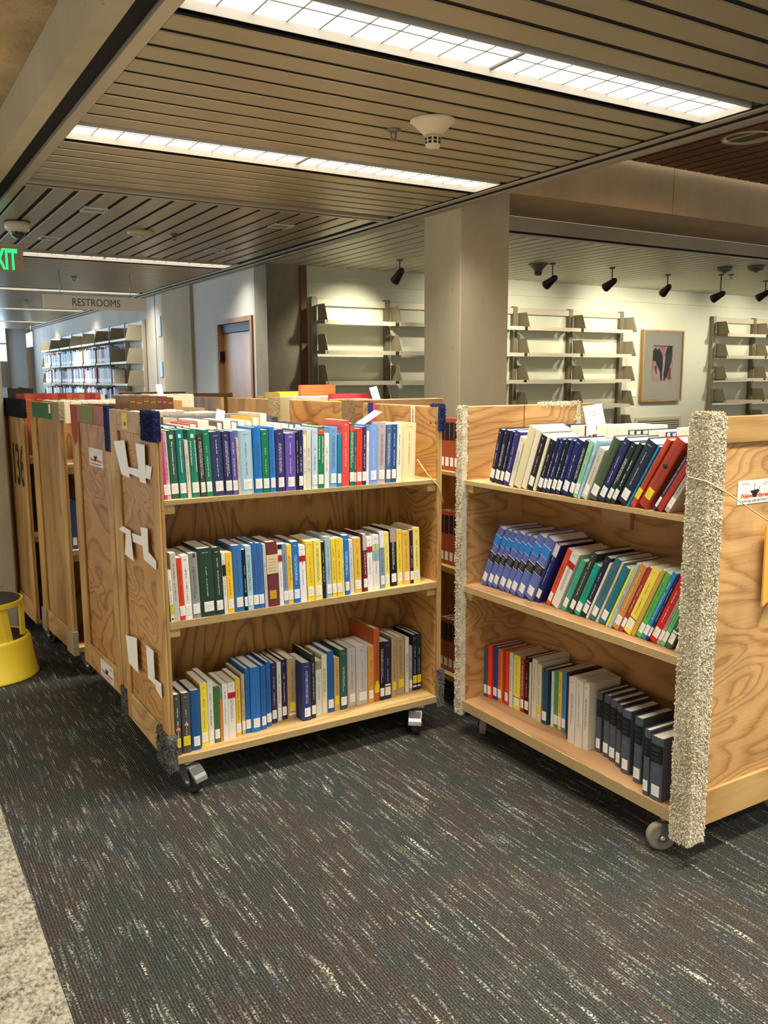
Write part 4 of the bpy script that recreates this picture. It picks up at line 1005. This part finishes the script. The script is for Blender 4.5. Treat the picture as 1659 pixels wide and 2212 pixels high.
B1 = [(-2681,29.1,2115,15.1,216,'1c1a3c','tw'), (-2637,30.3,2104,16.2,217,'1a1830','tw'), (-2594,19,2096,17,216,'1f2048','tw'),
      (-2561,34.5,2086,17.4,217,'2c2a6c','tw'), (-2516,25.1,2079,18.4,199,'dcd6c2','kP'), (-2487,40.8,2078,20,240,'d8cfa2','nP'),
      (-2442,29.2,2077,20,232,'ddd6bc','nP'), (-2408,31.1,2075,20.1,214,'201418','twP'), (-2375,15.3,2075,20.3,210,'dcd6b8','nP'),
      (-2358,27.1,2077,20.3,200,'1a1620','twP'), (-2330,16.5,2078,20.3,208,'1a2450','tw'), (-2313,22.4,2079,20.3,207,'1a2a5c','tw'),
      (-2290,24.6,2081,20.3,207,'141428','tw'), (-2262,21.2,2080,20.3,206,'1c2c64','tw'), (-2234,40.8,2075,20.3,207,'162058','tw'),
      (-2187,20.4,2071,20.3,209,'141c2c','tw'), (-2164,20.1,2071,20.3,210,'90cc9c','kwP'), (-2142,12.1,2071,21.9,217,'a6cce0','kP'),
      (-2127,29.4,2071,24.5,190,'ccc6b0','kwP'), (-2094,37.7,2071,25.9,231,'4b5a40','kw'), (-2053,31.4,2071,27.6,235,'262a5c','tw'),
      (-2018,23.6,2071,28.3,227,'1f322c','tw'), (-1993,19.4,2071,29.1,229,'1f322c','tw'), (-1971,48.3,2071,29.6,234,'222c40','tw'),
      (-1920,8.7,2071,30.5,231,'1e88b0','kP'), (-1909,22.2,2071,31.3,256,'c8482c','ky'), (-1884,45.7,2071,32.5,255,'a63a24','kyj'),
      (-1816,11.6,2071,33.6,226,'3a4258','twP'), (-1803,24.1,2071,33.5,225,'b03222','kP'), (-1776,22,2074,33,218,'b4b0a2','kwP')]
B2 = [(-2753,38.6,2129,25.4,275,'6070b4','wV'), (-2714,31.8,2133,25.7,273,'6070b4','wV'), (-2682,32.3,2134,25.7,270,'6070b4','wV'),
      (-2646,45.4,2132,25.7,271,'6070b4','wV'), (-2597,31.6,2130,25.7,272,'6070b4','wV'), (-2562,35.2,2127,25.7,270,'6070b4','wV'),
      (-2520,45.7,2122,25.7,282,'6070b4','wV'), (-2474,51.6,2123,25.7,277,'6070b4','wV'), (-2422,27.8,2132,25.7,263,'1c2470','twx'),
      (-2366,23.9,2143,25.7,251,'e4502a','kwP'), (-2332,40,2135,25.7,243,'e0dcd0','krP'), (-2276,27.8,2133,25.7,223,'46a88a','kw'),
      (-2237,27.2,2129,25.7,264,'3c3f30','tw'), (-2207,31.5,2129,25.7,219,'12a088','kw'), (-2175,28,2132,25.7,258,'221f3a','twz'),
      (-2146,10.8,2133,25.7,241,'e2ddcc','nP'), (-2130,30.7,2130,25.7,260,'3c7282','kw'), (-2093,10.4,2127,25.7,257,'d6cdb0','kP'),
      (-2079,31.6,2125,25.7,238,'1f7686','kw'), (-2040,10.9,2121,25.7,250,'efe04a','nP'), (-2025,14.9,2117,25.7,268,'a6c4cc','kP'),
      (-2009,30.3,2117,25.7,264,'cc8a42','twP'), (-1975,16.2,2117,25.7,264,'b0323a','twP'), (-1955,33.8,2113,25.7,262,'f2dc50','kwPB'),
      (-1919,16.9,2112,25.7,267,'c9a04c','nP'), (-1901,24,2114,25.7,259,'5cb84c','kwP'), (-1876,18.7,2113,25.7,267,'2a86ba','twP'),
      (-1853,10,2110,25.7,269,'1c2460','twP'), (-1842,30.5,2111,25.7,268,'c8281c','twP'), (-1811,14.4,2111,25.7,253,'a8a090','kwP'),
      (-1793,16.9,2108,25.5,244,'64c47a','kwP'), (-1771,26.2,2104,24.5,244,'3a5a4a','twz'), (-1727,9.9,2099,20.7,231,'d8cfa8','kP')]
B3 = [(-2771,22.2,2174,0,215,'384e6c','w'), (-2748.4,25.4,2175,0,230,'e83c1c','w'), (-2722.6,26.9,2186,0,229,'1f3f88','kwb'),
      (-2695,27.7,2187,0,226,'e8702a','kw'), (-2650,22.5,2189,0,231,'dd3c1c','w'), (-2622,20.5,2189,0,231,'dedcd6','kP'),
      (-2598,40.2,2191,0,229,'ece05a','kwPB'), (-2556,21.1,2194,0,225,'a8241c','twP'), (-2534,24.7,2196,0,235,'180c0e','tw'),
      (-2504,11.9,2193,0,221,'ddd5a4','nP'), (-2483,30.8,2189,0,245,'d8d1bc','kP'), (-2448,23.4,2186,0,233,'d8d1ae','kyP'),
      (-2418,29.1,2184,0,223,'274a62','kw'), (-2375,12.9,2193,0,223,'e2e2dc','kP'), (-2361.7,19.8,2197,0,227,'4f9a62','kwP'),
      (-2340,18.6,2197,0,232,'f2c840','kwP'), (-2319,23.7,2196,0,241,'3f86bc','kwP'), (-2259,8,2167,0,253,'541426','n'),
      (-2235,35.5,2150,0,252,'d8d0bc','kP'), (-2196,34.1,2148,0,253,'d8d0bc','kP'), (-2161,26.8,2153,0,251,'d8d0bc','kP'),
      (-2119,22.7,2177,0,227,'50545e','wK'), (-2080,29,2171,0,230,'50545e','wK'), (-2042,31,2162,0,228,'50545e','wK'),
      (-1997,22.2,2149,0,228,'50545e','wK'), (-1957,38.9,2130,0,227,'50545e','wK'), (-1885,33.7,2113,0,229,'50545e','wK'),
      (-1805,23.1,2071,0,224,'50545e','wK'), (-1778,48.7,2071,0,213,'50545e','wK')]
ORD = ['first', 'second', 'third', 'fourth', 'fifth', 'sixth', 'seventh', 'eighth', 'ninth', 'tenth', 'eleventh', 'twelfth', 'thirteenth', 'fourteenth', 'fifteenth', 'sixteenth', 'seventeenth', 'eighteenth', 'nineteenth', 'twentieth', 'twenty-first', 'twenty-second']
def ordn(i, n):
    if i == 0: return 'leftmost'
    if i == n-1: return 'rightmost'
    return ORD[i]+' from left' if i <= (n-1)//2 else ORD[n-1-i]+' from right'
PRINT_K = mat('4c4a48', 0.7, key='print_dark'); PRINT_W = mat('e8e6e0', 0.7, key='print_white'); PRINT_G = mat('b89c5a', 0.5, 0.2, key='print_gilt')
YEL = mat('e8d22a', 0.6, key='yellow_sticker')
SPINES = {('top', 'left front', 2): ['The Immersion of Glory'], ('top', 'left front', 3): ['From Linguistics to Hermeneutics'], ('top', 'left front', 5): ['The Lowered Field of the Substance', "of 'God' in Ancient Literature"],
          ('top', 'left front', 27): ['Jewish Studies and Folk Studies'], ('top', 'left front', 23): ['Jewish Studies and Folk Studies', 'in Northern Late Antiquity']}
del SPINES[('top', 'left front', 27)]
def book(t, d, h, color, fl, R, words=None):
    """a book standing spine forward: local x = thickness, y = depth (spine at 0), z = height. Returns the empty"""
    e = bpy.data.objects.new('book', None); COL.objects.link(e); e.empty_display_size = 0.03
    paper = 'P' in fl
    cm = mat(color, 0.42 if paper else 0.55, 0, 0, 0.4)
    c = MB(); th = 0.0006 if paper else 0.0026; ov = 0.0 if paper else 0.003
    bow = 0.0008 if paper else min(0.004, t*0.12)
    # U-shaped cover: outline in x,y then extruded in z
    n = 5
    outer = [(0, d)]+[(t*(1-math.cos(math.pi*i/(n-1)))/2, -bow*math.sin(math.pi*i/(n-1))+bow) for i in range(n)]+[(t, d)]
    inner = [(t-th, d)]+[(t-th-(t-2*th)*(1-math.cos(math.pi*i/(n-1)))/2, -bow*math.sin(math.pi*i/(n-1))+bow+th) for i in range(n)]+[(th, d)]
    m_ = len(outer); vs = [(x, y, 0) for x, y in outer]+[(x, y, 0) for x, y in inner]+[(x, y, h) for x, y in outer]+[(x, y, h) for x, y in inner]
    fs = []; k = 2*m_
    for i in range(m_-1):
        fs.append((i, i+1, k+i+1, k+i)); fs.append((m_+i, m_+i+1, k+m_+i+1, k+m_+i))
        j, j2 = 2*m_-1-i, 2*m_-2-i
        fs.append((i, i+1, j2, j)); fs.append((k+i, k+i+1, k+j2, k+j))
    fs.append((0, 2*m_-1, k+2*m_-1, k)); fs.append((m_-1, m_, k+m_, k+m_-1))
    c.add(vs, fs); c.build('cover', cm, e)
    p = MB(); p.box(th+0.0002, t-th-0.0002, bow+th+0.001, d-ov-(0 if not paper else 0.0005), ov if not paper else 0.0004, h-ov-(0.0 if not paper else 0.0004))
    p.build('page_block', PAPER if R.random() < 0.7 else mat('d9cfb4', 0.85), e)
    yb = -0.0003
    def band(name, z0, z1, col_, x0=0.0, x1=1.0, m=None, y=0.0):
        return MB().box(t*x0+0.0002, t*x1-0.0002, yb-0.0002-y, bow*0.6, z0, z1).build(name, m or mat(col_, 0.5), e)
    pr = MB(); has = False; pm = PRINT_K
    if 't' in fl or 'w' in fl and 'k' not in fl: pm = PRINT_W
    if 'g' in fl and 'P' in fl: band('spine_band', h*0.78, h-0.001, '5a8a6a')
    if 'V' in fl:
        band('spine_band', h*0.70, h*0.86, '2c7fd0'); band('spine_band', h*0.42, h*0.56, '15141c')
        for q in (0.86, 0.70, 0.565, 0.415): band('spine_band', h*q-0.0006, h*q+0.0006, 'd9dce4', y=0.0003)
        for q in (0.45, 0.48, 0.51, 0.53): glyphs(pr, t*0.2, t*0.8, h*q, h*q+0.002, yb-0.0007, False, 0.0016, None, R)
        pm = PRINT_W; has = True
    if 'K' in fl:
        band('spine_band', h*0.60, h*0.88, '141417', 0.0, 1.0)
        for q in (0, 1, 3, 5, 6): glyphs(pr, t*0.2, t*0.75, h*(0.64+0.03*q), h*(0.64+0.03*q)+0.0016, yb-0.0007, False, 0.0018, None, R)
        glyphs(pr, t*0.3, t*0.7, h*0.50, h*0.50+0.003, yb-0.0004, False, 0.002, None, R); glyphs(pr, t*0.3, t*0.7, h*0.47, h*0.47+0.003, yb-0.0004, False, 0.002, None, R)
        pm = mat('7d7c78', 0.6); has = True
    if 'r' in fl: band('spine_band', h*0.72, h*0.82, 'b01c28')
    if 'c' in fl: band('spine_band', h*0.88, h*0.96, 'e04a34')
    if 'v' in fl: band('spine_band', h*0.14, h*0.33, 'd8c43a'); band('spine_band', h*0.04, h*0.07, '222222', 0.2, 0.8)
    if 'm' in fl: band('spine_band', h*0.94, h*0.985, '6a2030', 0.45, 0.75)
    if 'u' in fl: band('spine_band', h*0.62, h*0.80, '141414')
    if 'b' in fl and 'P' in fl: band('spine_band', h*0.92, h-0.001, '141216')
    if 'e' in fl: band('spine_band', h*0.72, h-0.001, 'b4b0ae' if color[0] == '6' else 'dcdfe4')
    if 'f' in fl: band('spine_band', h*0.78, h-0.001, 'b39a96')
    if 'q' in fl: band('spine_band', h*0.72, h*0.84, 'b9c98a', 0, 1); band('spine_band', h*0.54, h*0.72, '8fb0bc')
    if 'l' in fl:
        band('spine_label', h*0.51, h*0.80, 'd8c49a'); band('spine_label', h*0.12, h*0.25, 'c79a2a', 0.15, 0.75)
        for q in range(5): glyphs(pr, t*0.15, t*0.85, h*(0.55+0.045*q), h*(0.55+0.045*q)+0.0024, yb-0.0007, False, 0.002, None, R)
        has = True; pm = PRINT_K
    if 'o' in fl:
        q = MB(); q.lathe([(0, -0.0006), (0.0075, -0.0006), (0.0075, 0), (0, 0)], (t/2, yb, h*(0.42 if '2' not in fl else 0.47)), ax='y', seg=16); q.build('spine_dot', mat('e07a56' if '2' not in fl else 'a8906c', 0.6), e)
    if 'i' in fl:
        q = MB(); q.lathe([(0, -0.0006), (0.0085, -0.0006), (0.0085, 0), (0, 0)], (t/2, yb, h*0.26), ax='y', seg=16); q.build('spine_dot', YEL, e)
    if 'j' in fl:
        q = MB(); q.lathe([(0, -0.0006), (0.0085, -0.0006), (0.0085, 0), (0, 0)], (t/2, yb, h*0.62), ax='y', seg=16); q.build('spine_dot', mat('1a1714', 0.6), e)
    if 'x' in fl: band('spine_band', h*0.80, h-0.001, 'd8d8d2')
    if 'h' in fl: band('spine_band', h*0.84, h-0.001, '9a9278')
    if 's' in fl: band('publisher_mark', h*0.88, h*0.93, 'e8ece8', 0.3, 0.7)
    if 'B' in fl: band('spine_band', h*0.222, h*0.230, '1c1c3a', y=0.0006)
    if 'z' in fl: band('small_label', h*0.235 if 'y' not in fl else h*0.06, h*0.262 if 'y' not in fl else h*0.09, 'eeeeea', 0.12, 0.88)
    lb0 = h*0.055; hl = 0.036
    if 'y' in fl: lb0 = h*0.11
    if 'w' in fl or 'y' in fl:
        x0, x1 = (0.10, 0.90) if t > 0.02 else (0.0, 1.0)
        if t > 0.034: x0, x1 = 0.22, 0.86
        lo = band('call_label', lb0+0.004, lb0+0.004+hl, 'f1efe8', x0, x1, YEL if 'y' in fl else WHITE)
        g = MB()
        for q in range(3):
            zz = lb0+0.012+q*0.0076
            glyphs(g, t*(x0+(x1-x0)*0.12), t*(x0+(x1-x0)*R.uniform(0.5, 0.8)), zz, zz+0.0022, yb-0.00045, False, 0.0018, None, R)
        if g.f: g.build('label_print', mat('8f8d86', 0.7), lo, fix=False)
    if words:
        for q, line in enumerate(words):
            n_ = len(words); ux = t*(0.5+(0.27*(n_-1) if q == 0 else -0.27)) if n_ > 1 else t*0.5
            ux -= 0.0018
            me_w = h*(0.56 if q == 0 else 0.46)
            put_text('title_lettering', line, 0.0062 if t > 0.02 else 0.005, PRINT_W, e, Matrix(((0, 1, 0, ux), (0, 0, -1, yb-0.0006), (-1, 0, 0, h*0.84), (0, 0, 0, 1))) @ Matrix.Scale(me_w/(len(line)*0.0062*0.52), 4, (1, 0, 0)), bold=0.0002)
        glyphs(pr, t*0.3, t*0.7, h*0.93, h*0.93+0.003, yb-0.0006, False, 0.002, None, R)
    elif 'k' in fl or 't' in fl:
        cx = t/2; wl = min(0.0034, t*0.22); z0 = h*0.30; z1 = h*R.uniform(0.72, 0.9)
        if 'V' in fl or 'x' in fl: pass
        if R.random() < 0.35 and t > 0.018:
            glyphs(pr, cx-wl*1.3, cx-wl*0.3, z0, z1, yb, True, 0.0024, None, R); glyphs(pr, cx+wl*0.3, cx+wl*1.3, z0+h*0.1*R.random(), z1, yb, True, 0.0024, None, R)
        else:
            zm = z0+(z1-z0)*R.uniform(0.5, 0.75)
            glyphs(pr, cx-wl/2, cx+wl/2, z0, zm-0.006, yb-0.0006, True, 0.0028, None, R); glyphs(pr, cx-wl/2, cx+wl/2, zm+0.006, z1, yb-0.0006, True, 0.0028, None, R)
        if t > 0.02: glyphs(pr, t*0.3, t*0.7, h*0.93, h*0.93+0.003, yb-0.0006, False, 0.002, None, R)
        has = True
    if pr.f: pr.build('title_print', pm, e, fix=False)
    return e
def shelve(rows, M4, zs, shelf, trol, seed, dv=3.184):
    """rows: (s mm, thickness mm, front mm, lean deg, height mm, colour, flags). M4 maps world-like (s, front, z) to world"""
    R = random.Random(seed); n = len(rows)
    for i, (s_, t, f_, ln, h, c, fl) in enumerate(rows):
        t = t/1000; h = h/1000; s_ = s_/1000; f_ = f_/1000; a = math.radians(ln)
        w_ = max(0.006, t*math.cos(a)-0.0005)
        e = book(w_, min(dv-f_, max(0.12, h*R.uniform(0.62, 0.70))), h, c, fl, R, SPINES.get((shelf, trol, i)))
        if a >= 0: mt = Matrix.Translation((s_+t, f_, zs)) @ Matrix.Rotation(a, 4, 'Y') @ Matrix.Translation((-w_, 0, 0))
        else: mt = Matrix.Translation((s_, f_, zs)) @ Matrix.Rotation(a, 4, 'Y')
        e.matrix_world = M4 @ mt
        kind = 'paperback' if 'P' in fl else 'hardback'
        if 'V' in fl: kind = 'reference volume with a black band'
        if 'K' in fl: kind = 'thick volume with black title panel'
        ex = ' with black lettering patch' if 'u' in fl else (' with red square' if 'r' in fl else (' with yellow sticker' if 'y' in fl else ''))
        cn = cname(c) if 'K' not in fl else 'slate grey'
        tag(e, '%s %s%s, %s, %s shelf, %s trolley' % (cn, kind, ex, ordn(i, n), shelf, trol), 'book', 'books on the %s shelf of the %s trolley' % (shelf, trol))
I4 = Matrix.Identity(4)
shelve(A1, I4, 1.0842, 'top', 'left front', 11)
shelve(A2, I4, 0.6522, 'middle', 'left front', 12)
shelve(A3, I4, 0.1482, 'bottom', 'left front', 13)
# right trolley: s runs along -Y, depth along +X
MB4 = Matrix(((0, 1, 0, 0), (-1, 0, 0, 0), (0, 0, 1, 0), (0, 0, 0, 1)))
shelve(B1, MB4, 1.0882, 'top', 'right front', 14, 2.363)
shelve(B2, MB4, 0.6552, 'middle', 'right front', 15, 2.363)
shelve(B3, MB4, 0.1582, 'bottom', 'right front', 16, 2.363)

def fill(T, specs, x0, front, zs, rowname, seed, back=False, dmax=0.25, step=0.0008, stuff=False, dep=None, dh=0.0):
    """simple rows on trolleys farther back: specs (colour, thickness, height, flags, count)"""
    R = random.Random(seed); x = x0; Mt = T.matrix_basis.copy(); lst = []
    for c, t, h, fl, n in specs:
        if c == '@': lst.append((c, t, h, fl)); continue
        for q in range(n): lst.append((c, t*R.uniform(0.9, 1.1), h*R.uniform(0.985, 1.015) if n > 1 else h, fl))
    LEN = 1.185; N = 0; xx = x0
    for c, t, h, fl in lst:
        if c == '@': xx = t; continue
        if xx+t > LEN-0.024: break
        N += 1; xx += t+step
    i = -1
    for c, t, h, fl in lst:
        if c == '@': x = t; continue
        if x+t > LEN-0.024: break
        i += 1
        h += dh; d_ = dep or min(dmax, h*0.68); cm = mat(c, 0.55)
        paper = 'P' in fl; th = 0.001 if paper else 0.0028; ov = 0 if paper else 0.003
        if back: mt = Matrix.Translation((x+t, front, zs)) @ Matrix.Rotation(math.pi, 4, 'Z')
        else: mt = Matrix.Translation((x, front, zs))
        if stuff:
            q0 = len(STUFF.v); STUFF.box(0, t, 0, d_, 0, h-0.004, cm); STUFF.box(th, t-th, th, d_-0.002, h-0.004, h-0.001, PAPER)
            for q in range(q0, len(STUFF.v)): STUFF.v[q] = tuple(Mt @ mt @ Vector(STUFF.v[q]))
            x += t+step; continue
        e = bpy.data.objects.new('book', None); COL.objects.link(e); e.empty_display_size = 0.03
        mb = MB(); mb.box(0, th, 0, d_, 0, h); mb.box(t-th, t, 0, d_, 0, h); mb.box(th, t-th, 0, th, 0, h); mb.build('cover', cm, e)
        MB().box(th, t-th, th, d_-ov-0.0005, ov+0.0002, h-ov-0.0002).build('page_block', PAPER, e)
        if 'w' in fl: MB().box(t*0.15, t*0.85, -0.0005, 0, 0.02, 0.06).build('call_label', WHITE, e)
        if 'g' in fl:
            g = MB()
            for zz in (0.72, 0.76, 0.90): g.box(t*0.15, t*0.85, -0.0005, 0, h*zz, h*zz+0.004)
            g.build('title_print', PRINT_G, e)
        if 'K' in fl: MB().box(t*0.08, t*0.92, -0.0005, 0, h*0.58, h*0.92).build('spine_band', BLACK, e)
        e.matrix_world = Mt @ mt
        tag(e, '%s book, %s, %s' % (cname(c), ordn(i, N), rowname), 'book', 'books in the '+rowname)
        x += t+step
    return x
D_ = 0.613
# back rows and rows of the trolleys behind
fill(TA, [('23221f', .03, .20, '', 1), ('6f7a5e', .03, .19, '', 1), ('262a48', .040, .205, '', 1), ('262c58', .05, .207, '', 1), ('4c2630', .030, .206, '', 1), ('cfc8b8', .022, .206, 'P', 1), ('e0502c', .030, .213, '', 1), ('e6c4bc', .045, .225, 'P', 1),
          ('dcd5c0', .03, .20, 'P', 1), ('4a4844', .028, .215, '', 1), ('c4c6c0', .035, .222, 'P', 1), ('5c8cc4', .03, .215, '', 1), ('dcd8bc', .03, .222, 'P', 1), ('a03c30', .03, .218, 'P', 1), ('e8b440', .032, .232, '', 1), ('cdc4b4', .03, .246, 'P', 1),
          ('b8b4ac', .03, .20, 'P', 3), ('3a4a6a', .03, .20, '', 3)], 0.03, D_-0.03, 1.0842, 'rear row of left front trolley', 21, back=True, dep=0.24, dh=0.028)
fill(TC, [('5a5148', .04, .25, '', 1), ('d8d0b8', .03, .245, '', 2), ('8d8d8c', .028, .25, '', 13), ('6a6a6c', .04, .24, '', 2), ('4a4844', .03, .235, '', 1)], 0.20, 0.03, 1.0842, 'front row of second trolley', 22)
fill(TC, [('8a4a3c', .04, .26, '', 1), ('d8d2ba', .028, .25, 'P', 2), ('e4e070', .02, .25, 'P', 2), ('e6e2d2', .035, .26, 'P', 8), ('d6d0b4', .03, .25, 'P', 6)], 0.06, D_-0.03, 1.0842, 'rear row of second trolley', 23, back=True, stuff=True)
fill(TD, [('5a3e26', .038, .285, 'g', 6), ('6a4a2c', .034, .325, 'g', 4), ('6b3c28', .030, .32, 'g', 3), ('c08c60', .05, .30, '', 1), ('a8906c', .03, .26, '', 4)], 0.13, 0.03, 1.0842, 'front row of third trolley', 24)
fill(TD, [('ddd5b8', .03, .30, 'P', 18)], 0.06, D_-0.03, 1.0842, 'rear row of third trolley', 25, back=True, stuff=True)
fill(TE, [('b0502c', .034, .335, 'g', 1), ('a83c28', .020, .335, '', 1), ('9c2f22', .044, .335, 'g', 1), ('a43222', .040, .335, 'g', 1), ('b2442c', .042, .335, 'g', 1), ('8e2c22', .042, .335, 'g', 1), ('b85c38', .028, .332, '', 1), ('a8442a', .040, .335, 'g', 1), ('b06a44', .03, .33, '', 1), ('a03024', .030, .335, '', 1), ('8c2820', .026, .335, '', 1), ('b04030', .028, .335, '', 1), ('c8ccc8', .022, .325, 'P', 1), ('1c1a1a', .012, .325, '', 1)], 0.025, 0.03, 1.0842, 'front row of fourth trolley', 26)
fill(TE, [('ddd6b4', .03, .32, 'P', 14)], 0.56, 0.03, 1.0842, '', 27, stuff=True)
fill(TG, [('5c4a38', .03, .36, '', 5)], 0.025, 0.03, 1.0842, 'front row of fifth trolley', 27)
for z, rn, hh in ((1.0842, 'top', .235), (0.6522, 'middle', .25), (0.1482, 'bottom', .25)):
    fill(TF, [('9c4c2a', .036, hh, 'Kw', 6)], 0.82, 0.03, z, '%s shelf of middle trolley' % rn, 28)
fill(TH, [('ecc93c', .045, .325, '', 5), ('f0e2a0', .04, .30, 'P', 3), ('e8e4da', .028, .305, 'P', 2), ('@', .56, 0, '', 1), ('e8e4da', .028, .305, 'P', 10), ('@', .96, 0, '', 1), ('e8b040', .04, .30, 'P', 3)], 0.08, 0.03, 1.0842, 'front row of yellow-book trolley', 29)
fill(TB, [('2c3468', .022, .21, '', 3), ('d0c8b8', .028, .205, 'P', 2), ('1c2440', .025, .215, '', 2), ('e2dac2', .04, .215, 'P', 2), ('2c2c34', .022, .22, '', 2), ('a83c3a', .018, .222, '', 1), ('e2dac2', .05, .225, 'P', 3), ('23263c', .03, .215, '', 3), ('dcd5c0', .04, .22, 'P', 2), ('2c4c7a', .022, .215, '', 2), ('d8c8b8', .06, .235, 'P', 2), ('303048', .03, .215, '', 6)], 0.05, 0.59, 1.0882, 'rear row of right front trolley', 30, back=True, dep=0.215)
fill(TD, [('3a4a7a', .03, .25, 'w', 1), ('dcd03c', .04, .22, '', 1), ('3c3c40', .03, .24, '', 2)], 0.03, 0.03, 0.6522, 'middle shelf of third trolley', 32)
so_ = STUFF.build('distant_books', None, kind='stuff'); tag(so_, 'rows of distant books on corridor shelving and the rear trolley rows', 'books')
def single(name, label, mb_fn, loc, rz=0):
    t = thing(name, label, 'book', loc, rz); mb_fn(t); return t
def big(c, w_, h, d_, lines=None):
    def f(t):
        cm = mat(c, 0.55)
        q = MB(); q.box(0, w_, 0, 0.003, 0, h); q.box(0, w_, d_-0.003, d_, 0, h); q.box(0, 0.003, 0.003, d_-0.003, 0, h); q.build('cover', cm, t)
        MB().box(0.0035, w_-0.004, 0.0035, d_-0.0035, 0.003, h-0.003).build('page_block', PAPER, t)
        if lines:
            l = MB()
            for a, b, z in lines: glyphs(l, a, b, z, z+0.005, -0.0005, False, 0.004, None, random.Random(4))
            l.build('title_print', mat('9c3a1c', 0.7), t, fix=False)
    return f
single('book', 'big orange book standing cover-forward above the trolleys behind', big('df6a34', 0.235, 0.372, 0.03, [(0.07, 0.18, 0.33), (0.03, 0.20, 0.305)]), (2.27, 4.69, 1.0845))
single('book', 'large red book standing behind the row of white cards', big('b8323a', 0.24, 0.325, 0.05), (2.268, 4.285, 1.0845))
# paper slips sticking out of books
def slip(label, loc, rz, tilt, w_=0.045, h=0.12):
    o = MB().box(-w_/2, w_/2, -0.0004, 0.0004, 0, h).build('paper_slip', mat('efece2', 0.7))
    o.matrix_world = Matrix.Translation(loc) @ Matrix.Rotation(rz, 4, 'Z') @ Matrix.Rotation(tilt, 4, 'Y') @ Matrix.Rotation(-0.25, 4, 'X')
    tag(o, label, 'paper'); g = MB()
    for q in range(3): glyphs(g, -w_*0.3, w_*0.3, h*(0.75-0.07*q), h*(0.75-0.07*q)+0.003, -0.001, False, 0.003, None, random.Random(q))
    g.build('label_print', INKG, o, fix=False); return o
slip('white paper slip upright in the pink book behind the left front row', (1.235, 3.34, 1.26), 0.0, 0.30, 0.036, 0.12)
slip('white card standing in the rear books of the right trolley', (2.44, 2.42, 1.28), -0.5, -0.15, 0.075, 0.115)
slip('white paper slip hanging beside the large red book', (2.56, 4.28, 1.36), 0.0, -0.2, 0.05, 0.09)
slip('white paper slip among the brown volumes of the third trolley', (1.36, 4.48, 1.412), 0.0, -0.12, 0.03, 0.06)
o = MB().add([(0, 0, 0), (0.10, 0.03, 0.045), (0.12, 0.12, 0.05), (0.02, 0.10, 0.0), (0, 0, 0.0006), (0.10, 0.03, 0.0456), (0.12, 0.12, 0.0506), (0.02, 0.10, 0.0006)], [(0, 1, 2, 3), (7, 6, 5, 4), (0, 1, 5, 4), (1, 2, 6, 5), (2, 3, 7, 6), (3, 0, 4, 7)]).build('paper_flap', mat('e9e3c8', 0.7)); o.location = (1.69, 2.93, 1.317)
tag(o, 'curled cream paper lying on the blue book of the left trolley', 'paper')

# ---------------------------------------------------------------- step stool
def stool():
    t = thing('step_stool', 'yellow round step stool with black treads at the left edge', 'step stool', (0.475, 4.67, 0), math.radians(-70))
    YM = mat('f0d43a', 0.38, 0, 0, 0.5, key='yellow_enamel')
    TR = mat('2e2a24', 0.8, key='black_tread')
    MB().lathe([(0.222, 0.0), (0.228, 0.006), (0.222, 0.012), (0.216, 0.045), (0.213, 0.047), (0.196, 0.19), (0.190, 0.203), (0.180, 0.207), (0.176, 0.203), (0.176, 0.18), (0.20, 0.02), (0.21, 0.0)], seg=56).build('base_drum', YM, t)
    MB().lathe([(0.0, 0.197), (0.177, 0.197), (0.177, 0.202), (0.0, 0.202)], seg=48).build('lower_tread', TR, t)
    # upper step: half-round platform with a bite out of the front
    def outline(r, bite):
        pts = [(r*math.cos(a), r*math.sin(a)) for a in [math.radians(q) for q in range(-20, 201, 10)]]
        n = 9; x0 = pts[-1][0]; x1 = pts[0][0]; y0 = pts[0][1]
        for i in range(1, n):
            u_ = i/n; pts.append((x0+(x1-x0)*u_, y0+bite*math.sin(math.pi*u_)))
        return pts
    MB().prism(outline(0.172, 0.05), 'z', 0.372, 0.395).build('upper_step', YM, t)
    MB().prism(outline(0.158, 0.05), 'z', 0.3952, 0.399).build('upper_tread', TR, t)
    MB().prism([(-0.17, -0.03), (0.17, -0.03), (0.17, 0.002), (-0.17, 0.002)], 'z', 0.2025, 0.225).build('riser_band', YM, t)
    for s_ in (-1, 1):
        q = MB(); q.add([(s_*0.158, -0.055, 0.372), (s_*0.168, -0.02, 0.372), (s_*0.160, 0.02, 0.372), (s_*0.150, -0.015, 0.372), (s_*0.172, -0.035, 0.20), (s_*0.182, 0.0, 0.20), (s_*0.174, 0.035, 0.20), (s_*0.164, 0.0, 0.20)],
              [(0, 1, 2, 3), (7, 6, 5, 4), (0, 1, 5, 4), (1, 2, 6, 5), (2, 3, 7, 6), (3, 0, 4, 7)]); q.build('leg', YM, t)
        q = MB(); q.box(s_*0.095-0.012, s_*0.095+0.012, 0.118, 0.138, 0.2025, 0.3715); q.build('leg', YM, t)
stool()
